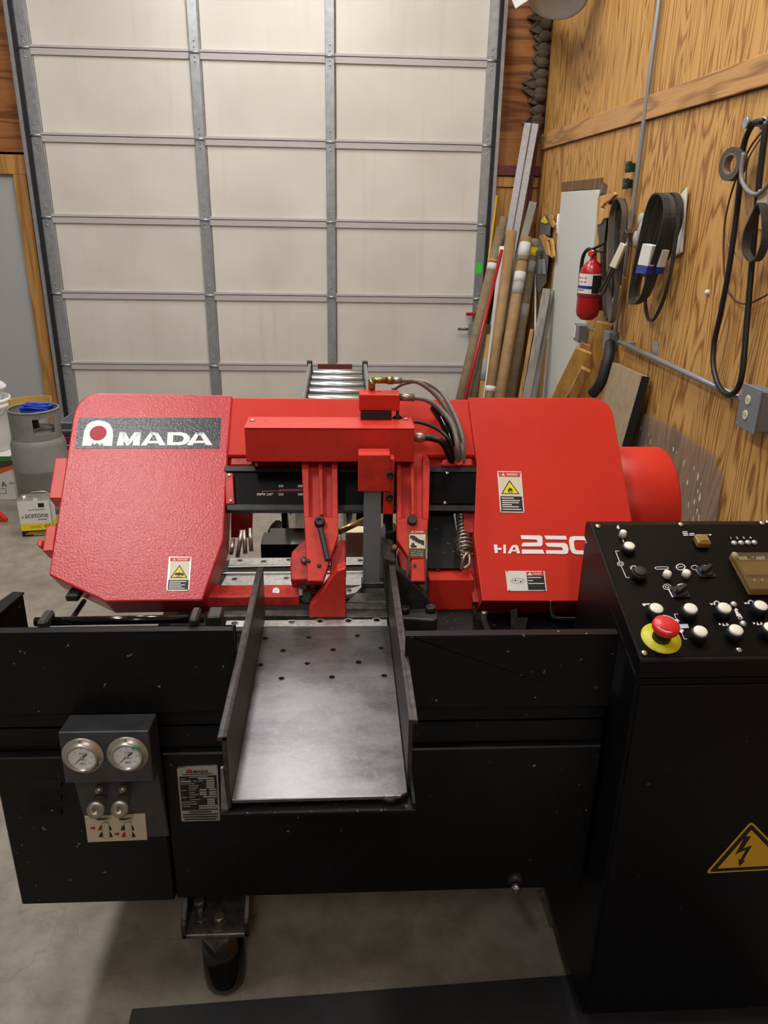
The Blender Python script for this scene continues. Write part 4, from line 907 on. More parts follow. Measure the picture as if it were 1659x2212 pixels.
# sloping head with a narrow shadow gap beneath
hb_ = (PA-V((0, 0, .0)))
g = G().prism([(PA.x-.003, YC-.004, zs+.004), (PA.x-.003, YC-.004, PA.z), (PB.x-.003, PB.y, PB.z), (PB.x-.003, PB.y+.03, PB.z-.005), (PB.x-.003, PB.y+.03, zs+.12)], (CX1-PA.x+.006, 0, 0))
head = g.build('panel_head', 'black_cabinet', cab, .002)
def pc_(x, y, o=0.): return ppl(*zpx(1180, 1100, 3.463)(x, y), PA+PN*(.002+o), PN)
pa, pb = pc_(352, 128), pc_(705, 1112)
pnl = G().prism([V((PA.x+.002, PA.y, PA.z))+PN*.002+PD*.004, V((CX1-.004, PA.y, PA.z))+PN*.002+PD*.004, V((CX1-.004, PB.y, PB.z))+PN*.002-PD*.003, V((PB.x+.002, PB.y, PB.z))+PN*.002-PD*.003], -PN*.003).build('control_panel', 'black_panel', cab, .0008)
G().prism([V((PA.x-.003, YC-.0045, zs+.0035)), V((CX1, YC-.0045, zs+.0035)), V((CX1, YC-.0045, zs+.0005)), V((PA.x-.003, YC-.0045, zs+.0005))], (0, .02, 0)).build('head_seam', 'black_cabinet', cab)
G().prism([PA+V((-.003, -.004, .0003)), PA+V((.001, -.001, .0006)), PB+V((.001, 0, .0012)), PB+V((-.003, 0, .001))], -PN*.002).build('panel_edge', 'black_cabinet', cab)
for q in ((385, 130), (1005, 117), (1612, 107), (1658, 100), (732, 1078), (1440, 1055)):
    G().lathe(pc_(*q), PN, [(.0062, 0), (.0062, .0015), (.0045, .004), (.0015, .0048)], 14).build('screw', 'chrome', pnl)
def button(x, y, r, h, mat, collar=None, name='push_button', rim=0):
    o = pc_(x, y)
    if collar:
        b = G().lathe(o-PN*.001, PN, [(r*collar, 0), (r*collar, h*.75), (r*collar*.93, h*(.85+rim)), (r*1.06, h*(.85+rim)), (r*1.04, h*.7)], 26).build(name, 'black_rubber', pnl)
        G().lathe(o+PN*h*.6, PN, [(r, 0), (r, h*.36), (r*.9, h*.42), (r*.3, h*.44)], 26).build('cap', mat, b)
    else: G().lathe(o-PN*.001, PN, [(r, 0), (r, h*.7), (r*.9, h*.95), (r*.5, h*1.08), (r*.1, h*1.1)], 22).build(name, mat, pnl)
K = (pc_(1100, 900)-pc_(1000, 900)).length/100      # metres per zoom pixel near the front
for x, y, r, h in ((567, 205, 30, .016), (897, 505, 33, .014), (1040, 500, 33, .014), (1397, 375, 30, .016)): button(x, y, r*K, h, 'button_white', None, 'indicator_lamp')
button(610, 310, 43*K, .016, 'button_white', 1.3)
button(690, 505, 50*K, .018, 'black_rubber', 1.22)
for x, y, rim in ((805, 790, .18), (1060, 790, 0), (1312, 785, 0), (1580, 770, .18), (1132, 960, 0), (1397, 950, 0), (1652, 935, .18)): button(x, y, 49*K, .020, 'button_white', 1.24, rim=rim)
# selector switches
for x, y in ((1190, 465), (1000, 615)):
    o = pc_(x, y+10); s_ = G().lathe(o, PN, [(.014, 0), (.014, .006), (.012, .008)], 20).build('selector_switch', 'black_rubber', pnl)
    d = (X_*.8+PD*.6).normalized(); G().bar(o+PN*.010-d*.014, o+PN*.010+d*.014, .009, .014, PN.cross(d)).build('knob', 'black_rubber', s_, .002)
    G().prism([o+X_*a+PD*b for a, b in ((-.016, -.014), (.016, -.014), (.016, .014), (-.016, .014))], PN*.004).build('plate', 'black_rubber', s_, .001)
# emergency stop
o = pc_(858, 966); r = .036
ye = G().lathe(o, PN, [(r*.35, 0), (r, 0), (r, .0015), (r*.35, .0015)], 40).build('emergency_stop', 'yellow', pnl, label='red mushroom emergency stop on a yellow disc')
G().lathe(o, PN, [(.0165, 0), (.0165, .012), (.014, .020), (.014, .030)], 28).build('stem', 'black_rubber', ye)
mh = G().lathe(o+PN*.024, PN, [(.013, 0), (.0235, .004), (.0245, .009), (.0235, .013), (.018, .0165), (.008, .018), (.001, .0182)], 36).build('mushroom_head', 'estop_red', ye)
g = G()
for a0, a1 in ((20, 100), (200, 280)):
    pts = [o+PN*.0412+(X_*math.cos(math.radians(a))+PD*math.sin(math.radians(a)))*.0195 for a in range(a0, a1, 8)]
    g.stroke([q-PN*.0008 for q in pts], .0016, PN)
g.build('arrow_print', 'label_white', mh, fix=False)
# amber key switch, status lights, clear dots
o = pc_(1158, 262); k = G().prism([o+X_*a+PD*b for a, b in ((-.014, -.013), (.014, -.013), (.014, .015), (-.014, .015))], PN*.016).build('amber_key', 'amber', pnl, .003)
G().prism([o+PN*.016+X_*a+PD*b for a, b in ((-.009, -.008), (.009, -.008), (.009, .010), (-.009, .010))], PN*.002).build('key_cap', 'amber', k, .001)
for x, y in ((1403, 258), (1455, 256), (1506, 254), (1555, 254), (1400, 715), (1470, 860)):
    G().lathe(pc_(x, y), PN, [(.0062, 0), (.0062, .002), (.0045, .005), (.001, .0065)], 14).build('status_light', 'steel_bright', pnl)
# printed symbols, each a flat print of its own
g = G(); o = .0006
def FL():
    global g
    if g.v: g.build('symbol', ['print_white', 'print_lilac'], pnl, fix=False)
    g = G()
def SK(*pts, w=.0016): g.stroke([pc_(a, b, o) for a, b in pts], w, PN, 0)
def PO(*pts, m=0): g.poly([pc_(a, b, o) for a, b in pts], m)
def CI(x, y, rx, ry, a0=0, a1=360, w=.0016): SK(*[(x+rx*math.cos(math.radians(a)), y+ry*math.sin(math.radians(a))) for a in range(a0, a1+1, 15)], w=w)
PO((530, 122), (545, 120), (540, 136), (552, 136), (540, 155), (541, 143), (527, 143)); FL(); PO((568, 228), (576, 226), (585, 246), (576, 248))
FL(); SK((545, 312), (518, 313), (547, 388)); CI(555, 408, 22, 17); CI(555, 408, 10, 8); SK((563, 430), (598, 511), (622, 511)); FL(); CI(655, 440, 22, 16, 150, 350, .003)
FL(); SK((820, 432), (905, 430), (915, 438), (905, 447), (825, 449), (813, 441), (820, 432)); FL(); CI(1005, 432, 32, 22, w=.0026); SK((988, 435), (1020, 428))
FL(); CI(1110, 436, 24, 16); SK((1122, 450), (1145, 490), w=.0028); CI(1190, 435, 30, 12, 190, 350, .0028); FL(); CI(903, 580, 28, 20); CI(903, 580, 13, 9); SK((915, 598), (945, 655), w=.0028); CI(1015, 575, 32, 16, 190, 350, .0028)
FL(); PO((715, 706), (802, 702), (804, 712), (742, 716), (740, 724), (728, 724))
FL()
for k, yy in enumerate((170, 183, 195)): SK((1020+4*k, yy), (1052+4*k, yy-2), w=.0026)
for k, yy in enumerate((182, 194)): SK((1073, yy), (1105, yy-1), w=.0024)
SK((1122, 192), (1156, 191), w=.0026)
for k in range(6): SK((1162+11*k, 191), (1168+11*k, 190), w=.0014)
PO((1222, 183), (1238, 190), (1224, 198))
FL()
for k in range(3): SK((1445+20*k, 358), (1455+20*k, 376), w=.004)
SK((1440, 356), (1495, 353), (1506, 376), (1450, 380), w=.0014); SK((1515, 375), (1525, 374)); CI(1545, 362, 7, 8, 180, 400); PO((1565, 355), (1632, 350), (1640, 374), (1574, 378), m=1)
for tx, x, y in (('1', 1378, 222), ('2', 1424, 221), ('3', 1474, 220), ('4', 1524, 219)): FL(); g.text(tx, pc_(x, y, o), X_, PD, .0085, 0, bold=.02)
# clamp / feed arrows
FL(); SK((958, 785), (970, 815), w=.0014); SK((958, 785), (982, 783), w=.0014); PO((958, 830), (978, 818), (1000, 838), (985, 836), (990, 850), (970, 850), (972, 836)); PO((972, 862), (1058, 857), (1068, 888), (985, 893), m=1)
PO((992, 900), (1020, 897), (1032, 912), (1020, 914), (1018, 932), (1000, 918)); SK((1018, 935), (1032, 970), (1052, 970), w=.0014)
for ox, oy in ((1220, 708), (1475, 702)):
    FL(); PO((ox, oy-8), (ox+14, oy-2), (ox+24, oy-8), (ox+28, oy+4), (ox+14, oy+10)); PO((ox+30, oy+8), (ox+38, oy-10), (ox+48, oy+6)); CI(ox+55, oy-2, 18, 18, 180, 350, .003)
for ox, oy in ((1288, 858), (1545, 852)):
    FL(); PO((ox, oy-8), (ox+14, oy-4), (ox+20, oy+6), (ox+6, oy+10)); PO((ox+32, oy+16), (ox+30, oy-12), (ox+52, oy+14)); PO((ox+55, oy+14), (ox+58, oy-12), (ox+80, oy+6), (ox+72, oy+14))
FL()
for p in (((1402, 760), (1418, 738), (1438, 755)), ((1410, 760), (1430, 760), (1448, 800), (1425, 802)), ((1440, 770), (1456, 790), (1470, 810), (1450, 812))): PO(*p)
CI(1452, 812, 14, 11)
FL()
# counter window under a smoked flip cover
def pcx(x, y, o=0.): return pc_(x, y, o)
a, b, c, d = pcx(1400, 385), pcx(1500, 648), None, None
wv_ = X_*.13; q0 = a; q1 = V((b.x, b.y, b.z)); dn_ = (q1-q0); dn_.x = 0
x0 = min(a.x, b.x)+.004
cw = G().prism([V((x0, a.y, a.z)), V((x0+.13, a.y, a.z)), V((x0+.13, b.y, b.z)), V((x0, b.y, b.z))], PN*.004).build('counter', 'amber', pnl, .001)
cw.data.materials[0] = MAT['brass']
e0 = V((x0+.012, a.y, a.z))-PD*.012+PN*.0045; 
G().prism([e0, e0+X_*.11, e0+X_*.11-PD*.035, e0-PD*.035], PN*.003).build('counter_dial', 'amber', cw)
for k in range(4): G().lathe(e0+X_*(.012+.016*k)-PD*.048, PN, [(.0025, 0), (.0025, .002)], 10).build('counter_pin', 'label_cream', cw)
G().prism([V((x0-.004, a.y, a.z))+PD*.003+PN*.004, V((x0+.134, a.y, a.z))+PD*.003+PN*.004, V((x0+.134, b.y, b.z))-PD*.003+PN*.004, V((x0-.004, b.y, b.z))-PD*.003+PN*.004], PN*.018).build('flip_cover', 'smoked_cover', cw, .002)
# warning triangle on the cabinet door
def cf(x, y, o=0.): return py(x, y, YC-.0042-o)
def rtri(pts, rr, n=4):
    out = []
    for i in range(3):
        p, q, r2 = V((*pts[i-1], 0)), V((*pts[i], 0)), V((*pts[(i+1) % 3], 0)); a = q+(p-q).normalized()*rr; b = q+(r2-q).normalized()*rr
        out += [(u, v) for u, v in bez((a.x, a.y), (q.x, q.y), (b.x, b.y), n)]
    return out
T = [(1524, 1887), (1623, 1774), (1722, 1876)]; cx_, cy2 = sum(p[0] for p in T)/3, sum(p[1] for p in T)/3
def sh(k): return [(cx_+(x-cx_)*k, cy2+(y-cy2)*k) for x, y in T]
st = G().prism([cf(*p, .0006) for p in rtri(T, 10)], (0, .001, 0)).build('warning_sign', 'sign_yellow', cab, label='yellow triangular high voltage warning sign')
g = G(); g.poly([cf(*p, .0010) for p in rtri(sh(.92), 7)], 0); g.poly([cf(*p, .0014) for p in rtri(sh(.74), 1)], 1)
sz6 = zpx(1180, 1400, 2.725)
bolt = [(1170, 1108), (1206, 1107), (1160, 1180), (1212, 1160), (1160, 1248), (1172, 1250), (1135, 1286), (1132, 1240), (1144, 1246), (1175, 1186), (1112, 1216)]
g.poly([cf(*sz6(*p), .0018) for p in bolt], 0); g.build('sign_print', ['ink', 'sign_yellow'], st, fix=False)
# black rubber mat in front of the saw
a, b = pz(285, 2178, .006), pz(1240, 2104, .006)
d = (b-a).normalized(); nrm_ = V((d.y, -d.x, 0))
G().prism([a, b+d*.45, b+d*.45+nrm_*.75, a+nrm_*.75], (0, 0, -.006)).build('floor_mat', 'mat_rubber', bevel=.002, label='black rubber anti-fatigue mat on the concrete in front of the saw', cat='mat')

# ================================================================== ROLLER CONVEYOR behind the saw
zr_ = .80; r_ = .028
ysr = [pz(730, yy, zr_).y for yy in (797.4, 810.7, 824, 838.7, 852)]
sp = (ysr[0]-ysr[-1])/4
xL, xR = pz(674, 800, zr_).x, pz(783, 800, zr_).x
rcn = thing('roller_conveyor', ((xL+xR)/2, 3.6, 0), 'steel roller conveyor with grey side rails behind the saw', 'conveyor')
yend = ysr[0]+sp*.55; ystart = 2.75
for s, x in ((-1, xL), (1, xR)):
    g = G(); x0, x1 = (x-.028, x-.008) if s < 0 else (x+.008, x+.028)
    g.box((x0, ystart, zr_-.085), (x1, yend, zr_+.022)); g.build('side_rail', 'galvanised_dark', rcn, .003)
    G().box((x0-.006, yend-.03, zr_-.1), (x1+.006, yend, zr_+.035)).build('rail_end', 'cast_black', rcn, .003)
    for yy in (ystart+.25, yend-.35): G().box((x0, yy, 0), (x1, yy+.04, zr_-.08)).build('leg', 'galvanised_dark', rcn, .003)
for yy in (ystart+.25, yend-.35): G().box((xL-.008, yy+.005, .25), (xR+.008, yy+.035, .29)).build('stretcher', 'galvanised_dark', rcn, .003)
k = 0; y = ysr[0]
while y > ystart+.06:
    G().lathe((xL-.006, y, zr_-r_), X_, [(.012, 0), (.012, .006), (r_*.93, .007), (r_, .010), (r_, xR-xL+.002), (r_*.93, xR-xL+.005), (.012, xR-xL+.006), (.012, xR-xL+.012)], 20).build('roller', 'roller_zinc', rcn)
    y -= sp
G().box((xL+.03, yend-.002, zr_-.02), (xR-.06, yend+.012, zr_+.012)).build('end_stop', 'brick_red', rcn, .002)

# ================================================================== LEFT SIDE THINGS
# grey gas cylinder with a collar
q = pz(95, 1120, 0); R = .150; cx_ = q.x-.035; cy_ = q.y+R+.02
gc = thing('gas_cylinder', (cx_, cy_, 0), 'grey steel gas cylinder with open collar holding blue rope', 'cylinder')
ztop = py(70, 880, cy_).z; zsh = py(70, 950, cy_-R).z
G().lathe((cx_, cy_, .03), Z_, [(.10, 0), (R-.01, .03), (R, .06), (R, .23), (R+.002, .235), (R, .24), (R, zsh-.09), (R-.012, zsh-.055), (R-.05, zsh-.015), (.03, zsh)], 40).build('body', 'propane_grey', gc)
G().lathe((cx_, cy_, 0), Z_, [(R-.02, 0), (R-.012, 0), (R-.012, .07), (R-.02, .07), (R-.02, 0)], 36, cap=False).build('foot_ring', 'propane_grey', gc)
Rc = R-.014; z0 = zsh-.03; z1 = ztop-.005; g = G(); n = 48
def ca(i, r, z): a = 2*math.pi*i/n; return V((cx_+r*math.cos(a), cy_+r*math.sin(a), z))
zh0, zh1 = z0+(z1-z0)*.28, z0+(z1-z0)*.80
for i in range(n):
    an = (360*i/n) % 360; bands = [(z0, z1)]
    if 285 <= an < 335 or 60 <= an < 130: bands = [(z0, zh0), (zh1, z1)]
    for b0, b1 in bands:
        g.add([ca(i, Rc, b0), ca(i+1, Rc, b0), ca(i+1, Rc, b1), ca(i, Rc, b1), ca(i, Rc-.005, b0), ca(i+1, Rc-.005, b0), ca(i+1, Rc-.005, b1), ca(i, Rc-.005, b1)],
              [[0, 1, 2, 3], [7, 6, 5, 4], [3, 2, 6, 7], [1, 0, 4, 5], [0, 3, 7, 4], [2, 1, 5, 6]])
g.build('collar', 'propane_grey', gc, fix=False)
G().tube([ca(i, Rc-.002, z1) for i in range(n)], .006, 8, closed=True).build('collar_rim', 'propane_grey', gc)
# coil of blue rope in the collar
random.seed(3); pts = []
for k in range(150):
    a = k*.93+random.uniform(-.2, .2); rr = .04+.05*abs(math.sin(k*.37)); pts.append(V((cx_+.03+rr*math.cos(a), cy_-.02+rr*.8*math.sin(a), z1-.03+.05*(k/150)+random.uniform(-.014, .016))))
G().tube(pts, .0055, 6, sub=3).build('rope_coil', 'blue_rope', label='tangled blue rope coil lying in the gas cylinder collar', cat='rope')
G().lathe((cx_, cy_, z0+.02), Z_, [(.02, 0), (.02, .09), (.04, .095), (.04, .125), (.01, .13)], 14).build('valve', 'brass', gc)
a = py(20, 892, cy_+.10); b = py(95, 880, cy_+.10)
g = G(); arc = [V((cx_+(Rc+.006)*math.cos(math.radians(t_)), cy_+(Rc+.006)*math.sin(math.radians(t_)), 0)) for t_ in range(66, 172, 8)]
g.sweep([p+V((0, 0, z1+.010)) for p in arc], [(-.022, -.004), (.03, -.004), (.03, .004), (-.022, .004)], Z_, 0, False)
g.build('foam_edge', 'orange_fitting', label='tan curved edge strip standing on the gas cylinder rim', cat='strip')
# acetone can
p0 = pz(48, 1160, 0); p1 = pz(112, 1156, 0); u = (p1-p0); u.z = 0; u.normalize(); v_ = V((-u.y, u.x, 0)); Wc, Dc, Hc = .165, .105, .215
hgt = (py(38, 1082, p0.y).z); Hc = hgt
ac = thing('acetone_can', p0+u*Wc/2+v_*Dc/2, 'rectangular tin acetone can with white, yellow and black label', 'can')
def cp(a, b, z): return p0+u*a+v_*b+V((0, 0, z))
G().prism([cp(0, 0, 0), cp(Wc, 0, 0), cp(Wc, Dc, 0), cp(0, Dc, 0)], (0, 0, Hc)).build('body', 'tin_silver', ac, .006, seg=2)
g = G(); 
def front(a0, z0, a1, z1, m, o=.0006): g.poly([cp(a0, -o, z0), cp(a1, -o, z0), cp(a1, -o, z1), cp(a0, -o, z1)], m)
def side(b0, z0, b1, z1, m, o=.0006): g.poly([cp(Wc+o, b0, z0), cp(Wc+o, b1, z0), cp(Wc+o, b1, z1), cp(Wc+o, b0, z1)], m)
front(.002, .035, Wc-.002, Hc-.005, 0); front(.002, .034, Wc-.002, .075, 1, .0009); front(.002, .002, Wc-.002, .034, 2, .0009)
side(.002, .035, Dc-.002, Hc-.005, 0); side(.002, .034, Dc-.002, .075, 1, .0009); side(.002, .002, Dc-.002, .034, 2, .0009)
g.text('acetone', cp(.030, -.0012, .108), u, Z_, .046, 2, width=.118); g.text('x', cp(.012, -.0012, .108), u, Z_, .026, 2)
g.text('sunnyside', cp(.05, -.0012, .150), u, Z_, .015, 2, width=.085); front(.105, .166, .135, .190, 2, .0012); front(.095, .094, .14, .098, 2, .0012)
front(.05, .048, .105, .053, 3, .0013); front(.055, .056, .10, .061, 3, .0013); front(.035, .022, .15, .026, 3, .0013); front(.02, .013, .15, .018, 3, .0013); front(.06, .006, .14, .009, 0, .0013)
for k, (a, b) in enumerate(((.125, .055), (.133, .063), (.141, .055), (.133, .047), (.149, .063), (.141, .046))): g.poly([cp(a-.005, -.0013, b), cp(a, -.0013, b-.005), cp(a+.005, -.0013, b), cp(a, -.0013, b+.005)], 2)
g.build('label', ['label_white', 'bright_yellow', 'ink', 'sign_yellow'], ac, fix=False)
G().lathe(cp(.03, Dc*.4, Hc), Z_, [(.019, 0), (.019, .006), (.015, .007), (.015, .014), (.010, .015)], 18).build('cap', 'tin_silver', ac)
G().tube([cp(.06, Dc/2, Hc), cp(.06, Dc/2, Hc+.02), cp(.08, Dc/2, Hc+.028), cp(.13, Dc/2, Hc+.028), cp(.15, Dc/2, Hc+.02), cp(.15, Dc/2, Hc)], .003, 6).build('handle', 'tin_silver', ac)
G().prism([cp(.085, .0, Hc-.012), cp(.105, .0, Hc-.012), cp(.105, .0, Hc+.012), cp(.085, .0, Hc+.012)], -v_*.001).build('price_sticker', 'white_plastic', ac)
# white buckets, tilted stack, on the wine carton
cbx = pz(36, 1080, 0); yb0 = cbx.y
# carton
zc1 = py(20, 985, yb0).z
ct = thing('wine_carton', (cbx.x-.17, yb0+.17, 0), 'white cardboard carton printed with green and orange bands', 'box')
bx0, bx1 = cbx.x-.36, cbx.x
G().box((bx0, yb0, 0), (bx1, yb0+.3, zc1)).build('carton', 'paper', ct, .003)
g = G(); yy = yb0-.0008
def cpz(x, y): return py(x, y, yy)
for poly_, m in (([(-40, 986), (25, 986), (26, 995), (-40, 998)], 0), ([(-40, 998), (26, 995), (29, 1004), (0, 1012), (-40, 1020)], 1), ([(-40, 1022), (0, 1012), (29, 1004), (31, 1012), (0, 1024), (-40, 1044)], 2)): g.poly([cpz(*p) for p in poly_], m)
g.text('A', cpz(-2, 1054) if False else cpz(3, 1052), X_, Z_, .05, 3); g.text('Allo', cpz(20, 1046), X_, Z_, .022, 3)
g.stroke([cpz(-20, 1054), cpz(13, 1056), cpz(13, 1066), cpz(-20, 1066)], .003, Y_, 3)
g.build('carton_print', ['green_print', 'brown_print', 'orange_print', 'ink'], ct, fix=False)
bk = thing('white_bucket', (cbx.x-.18, yb0+.17, zc1), 'white plastic bucket with ribbed rim standing on the carton', 'bucket')
ztb_ = py(15, 870, yb0+.03).z; Rb = .15; c0 = V((cbx.x-.175, yb0+.16, zc1)); 
G().lathe(c0, Z_, [(Rb-.02, 0), (Rb-.012, .03), (Rb-.006, .10), (Rb, ztb_-zc1-.06), (Rb+.006, ztb_-zc1-.05), (Rb+.006, ztb_-zc1-.03), (Rb+.001, ztb_-zc1-.028), (Rb+.008, ztb_-zc1-.02), (Rb+.008, ztb_-zc1), (Rb-.004, ztb_-zc1), (Rb-.02, .05), (.01, .03)], 40).build('pail', 'bucket_white', bk)
G().tube([c0+V((Rb*math.cos(a), -Rb*abs(math.sin(a))-.004, ztb_-zc1-.04-.09*abs(math.sin(a)))) for a in [math.pi*k/12 for k in range(13)]], .003, 6).build('bail', 'nickel', bk)
bk2 = thing('white_bucket', c0+V((-.03, .0, ztb_-zc1-.10)), 'white plastic bucket nested in and tilting out of another bucket', 'bucket')
ax_ = V((.32, .1, 1)).normalized(); c1 = c0+V((-.085, 0, ztb_-zc1-.12)); hh = .24
G().lathe(c1, ax_, [(Rb-.035, 0), (Rb-.012, hh-.09), (Rb-.004, hh-.085), (Rb-.004, hh-.06), (Rb-.010, hh-.058), (Rb, hh-.02), (Rb+.004, hh-.018), (Rb+.004, hh), (Rb-.010, hh), (Rb-.04, .03), (.01, .02)], 40).build('pail', 'bucket_white', bk2)
# grey tote bin on a dark red chest
q = pz(150, 1050, 0); yq = 5.0
zb0, zb1 = py(150, 946, yq).z, py(150, 869, yq+.38).z; xq0, xq1 = py(121, 900, yq).x, -.98
chz = py(145, 945, yq-.03).z
ch = thing('tool_chest', ((xq0+xq1)/2, yq+.15, 0), 'dark red metal chest under the grey tote bin', 'chest')
G().box((xq0+.01, yq-.02, 0), (xq1, yq+.4, chz)).build('body', 'wine_red', ch, .004)
for zz in (chz-.06, chz-.10, chz-.30): G().box((xq0+.01, yq-.026, zz), (xq1, yq-.018, zz+.008)).build('trim_strip', 'paper_grey', ch)
tb = thing('tote_bin', ((xq0+xq1)/2, yq+.17, chz), 'grey plastic tote bin with ribbed rim on a red chest', 'bin')
g = G(); hb2 = zb1-chz
g.prism([(xq0+.02, yq+.01, chz), (xq0, yq-.01, zb1-.05), (xq0, yq+.38, zb1-.05), (xq0+.02, yq+.36, chz)], (.012, 0, 0))
g.prism([(xq0+.02, yq+.01, chz), (xq1-.02, yq+.01, chz), (xq1, yq-.01, zb1-.045), (xq0, yq-.01, zb1-.045)], (0, .012, 0)); g.prism([(xq0+.02, yq+.36, chz), (xq1-.02, yq+.36, chz), (xq1, yq+.38, zb1), (xq0+.05, yq+.38, zb1)], (0, .012, 0)); g.prism([(xq1-.02, yq+.01, chz), (xq1, yq-.01, zb1-.05), (xq1, yq+.38, zb1-.05), (xq1-.02, yq+.36, chz)], (-.012, 0, 0)); g.box((xq0+.02, yq+.01, chz), (xq1-.02, yq+.37, chz+.012))
g.build('shell', 'bin_grey', tb)
for zz in (zb1-.05, zb1-.10): G().box((xq0-.012, yq-.024, zz), (xq1+.012, yq-.004, zz+.014)).build('rim_rib', 'bin_grey', tb, .003)
# red jack handle end at the very edge
g = G(); a = pz(12, 1128, 0)
G().prism([py(-40, 1104, a.y), py(-6, 1104, a.y), py(14, 1122, a.y), py(14, 1130, a.y), py(-40, 1130, a.y)], (0, .025, 0)).build('trolley_jack', 'red_dark', bevel=.004, label='red low trolley jack end on the floor by the can', cat='jack')

# ================================================================== STOCK LEANING IN THE CORNER
def lean(top, Yt, low, yb, Yb=None):
    """top pixel at depth Yt; the visible line is followed down to image row yb, where it meets the floor"""
    T_ = py(*top, Yt); k = (yb-top[1])/(low[1]-top[1]); B_ = pz(top[0]+(low[0]-top[0])*k, yb, 0); return T_, B_
def tube_thing(top, Yt, low, yb, r, mat, label, bands=(), name='cardboard_tube', cat='tube', group='cardboard tubes in the corner'):
    T_, B_ = lean(top, Yt, low, yb); d = (T_-B_).normalized(); B_ = B_+V((0, 0, r*math.hypot(d.x, d.y))); d = (T_-B_).normalized()
    t_ = thing(name, (B_.x, B_.y, 0), label, cat, group); L = (T_-B_).length
    G().lathe(B_, d, [(r, 0), (r, L), (r*.86, L), (r*.86, L-.08), (.001, L-.08)], 24).build('tube', mat, t_)
    for (yy, hgt, bm) in bands:
        k = (yy-top[1])/(low[1]-top[1]); x = top[0]+(low[0]-top[0])*k
        # nearest point on axis for the image row
        best = min((abs((lambda P: IH/2+FPX*DN.dot(P-EYE)/FW.dot(P-EYE))(B_.lerp(T_, s/400))-yy), s/400) for s in range(401))[1]
        P = B_.lerp(T_, best); G().lathe(P-d*hgt/2, d, [(r+.0018, 0), (r+.0018, hgt)], 24).build('paper_label', bm, t_)
    return t_
tube_thing((1090, 468), 6.02, (1006, 857), 947, .030, 'cardboard_grey', 'long dull cardboard tube behind the foremost brown tube by the door track')
tube_thing((1083, 493), 5.911, (997, 857), 992.4, .037, 'cardboard_grey', 'long brown cardboard tube leaning by the door track with a white band', [(578, .05, 'paper'), (565, .02, 'cardboard_gold')])
tube_thing((1105, 500), 5.796, (1058, 857), 997.8, .038, 'cardboard', 'tan cardboard tube under the aluminium channel', [(840, .04, 'paper')])
tube_thing((1154, 518), 5.84, (1103, 857), 989, .038, 'cardboard_grey', 'cardboard tube with a yellow sticker and white labels', [(546, .06, 'bright_yellow'), (578, .08, 'paper_grey'), (672, .10, 'paper_grey')])
tube_thing((1137, 514), 5.776, (1080, 857), 1010, .040, 'cardboard', 'tan cardboard tube with several white paper labels and tape', [(541, .10, 'paper'), (562, .03, 'cardboard_grey'), (599, .07, 'paper'), (624, .09, 'paper_grey')])
tube_thing((1057, 704), 5.82, (1022, 857), 981, .038, 'cardboard_grey', 'short dull cardboard tube behind the golden one')
tube_thing((1059, 724), 5.705, (1042, 857), 986, .030, 'cardboard_gold', 'short golden cardboard tube with a narrow white label', [(800, .16, 'paper_grey')])
tube_thing((1084, 540), 5.747, (1006, 857), 999.5, .0125, 'red_bar', 'thin red pole leaning among the cardboard tubes', name='red_pole', cat='pole', group=None)
tube_thing((1157, 590), 5.80, (1156, 720), 995.4, .007, 'white_plastic', 'thin white rod standing behind the grey planks', name='white_rod', cat='rod', group=None)
tube_thing((1073, 422), 6.04, (1056, 560), 940.5, .009, 'sign_yellow', 'thin yellow stick beside the door track', name='yellow_stick', cat='stick', group=None)
def plank_thing(name, top, Yt, low, yb, w_, th_, mat, label, cat, group=None, wd=(1, -.3, 0), bev=.002, X=None):
    if X is None: T_, B_ = lean(top, Yt, low, yb)
    else:
        T_ = px(*top, X); k = (yb-top[1])/(low[1]-top[1]); B_ = pz(top[0]+(low[0]-top[0])*k, yb, 0)
    d = (T_-B_).normalized(); B_ = B_+V((0, 0, th_*.5*math.hypot(d.x, d.y)))
    g = G().bar(B_, T_, w_, th_, wd); return g.build(name, mat, label=label, cat=cat, group=group, bevel=bev)
# aluminium channel: web with two flanges
T_, B_ = lean((1147, 266), 5.931, (1106, 500), 942); d = (T_-B_).normalized(); u_ = V((1, -.35, 0)); u_ = (u_-d*u_.dot(d)).normalized(); n_ = d.cross(u_); n_ = n_ if n_.y < 0 else -n_
al_ = thing('aluminium_channel', (B_.x, B_.y, 0), 'long bare aluminium channel leaning in the corner', 'channel')
off = n_*0
G().bar(B_-u_*.022, T_-u_*.022, .045, .004, u_).build('flange', 'aluminium', al_); G().bar(B_+u_*.032, T_+u_*.032, .04, .004, u_).build('flange', 'aluminium', al_)
G().bar(B_-n_*.03, T_-n_*.03, .095, .004, u_).build('web', 'aluminium', al_)
for s in (-.044, .0, .012, .052): G().bar(B_+u_*s-n_*.015, T_+u_*s-n_*.015, .003, .03, u_).build('lip', 'aluminium', al_)
plank_thing('steel_angle', (1166, 240), 6.04, (1135, 500), 940, .03, .02, 'maroon', 'thin rusty steel bar leaning in the corner', 'bar')
plank_thing('wooden_batten', (1152, 436), 5.903, (1132, 515), 951, .055, .02, 'plank_grey', 'grey wooden slat behind the tubes', 'slat')
plank_thing('white_strip', (1085, 532), 5.813, (1067, 702), 990, .04, .012, 'white_plastic', 'white plastic strip between the cardboard tubes', 'strip')
plank_thing('grey_plank', (1190, 626), 5.328, (1153, 857), 1006.7, .045, .025, 'plank_grey', 'narrow grey plank behind the wide grey plank', 'plank', wd=(1, -.6, 0))
plank_thing('grey_plank', (1182, 624), 5.282, (1138, 857), 1019, .055, .03, 'plank_grey', 'weathered grey plank leaning at the door jamb', 'plank', wd=(1, -.4, 0))
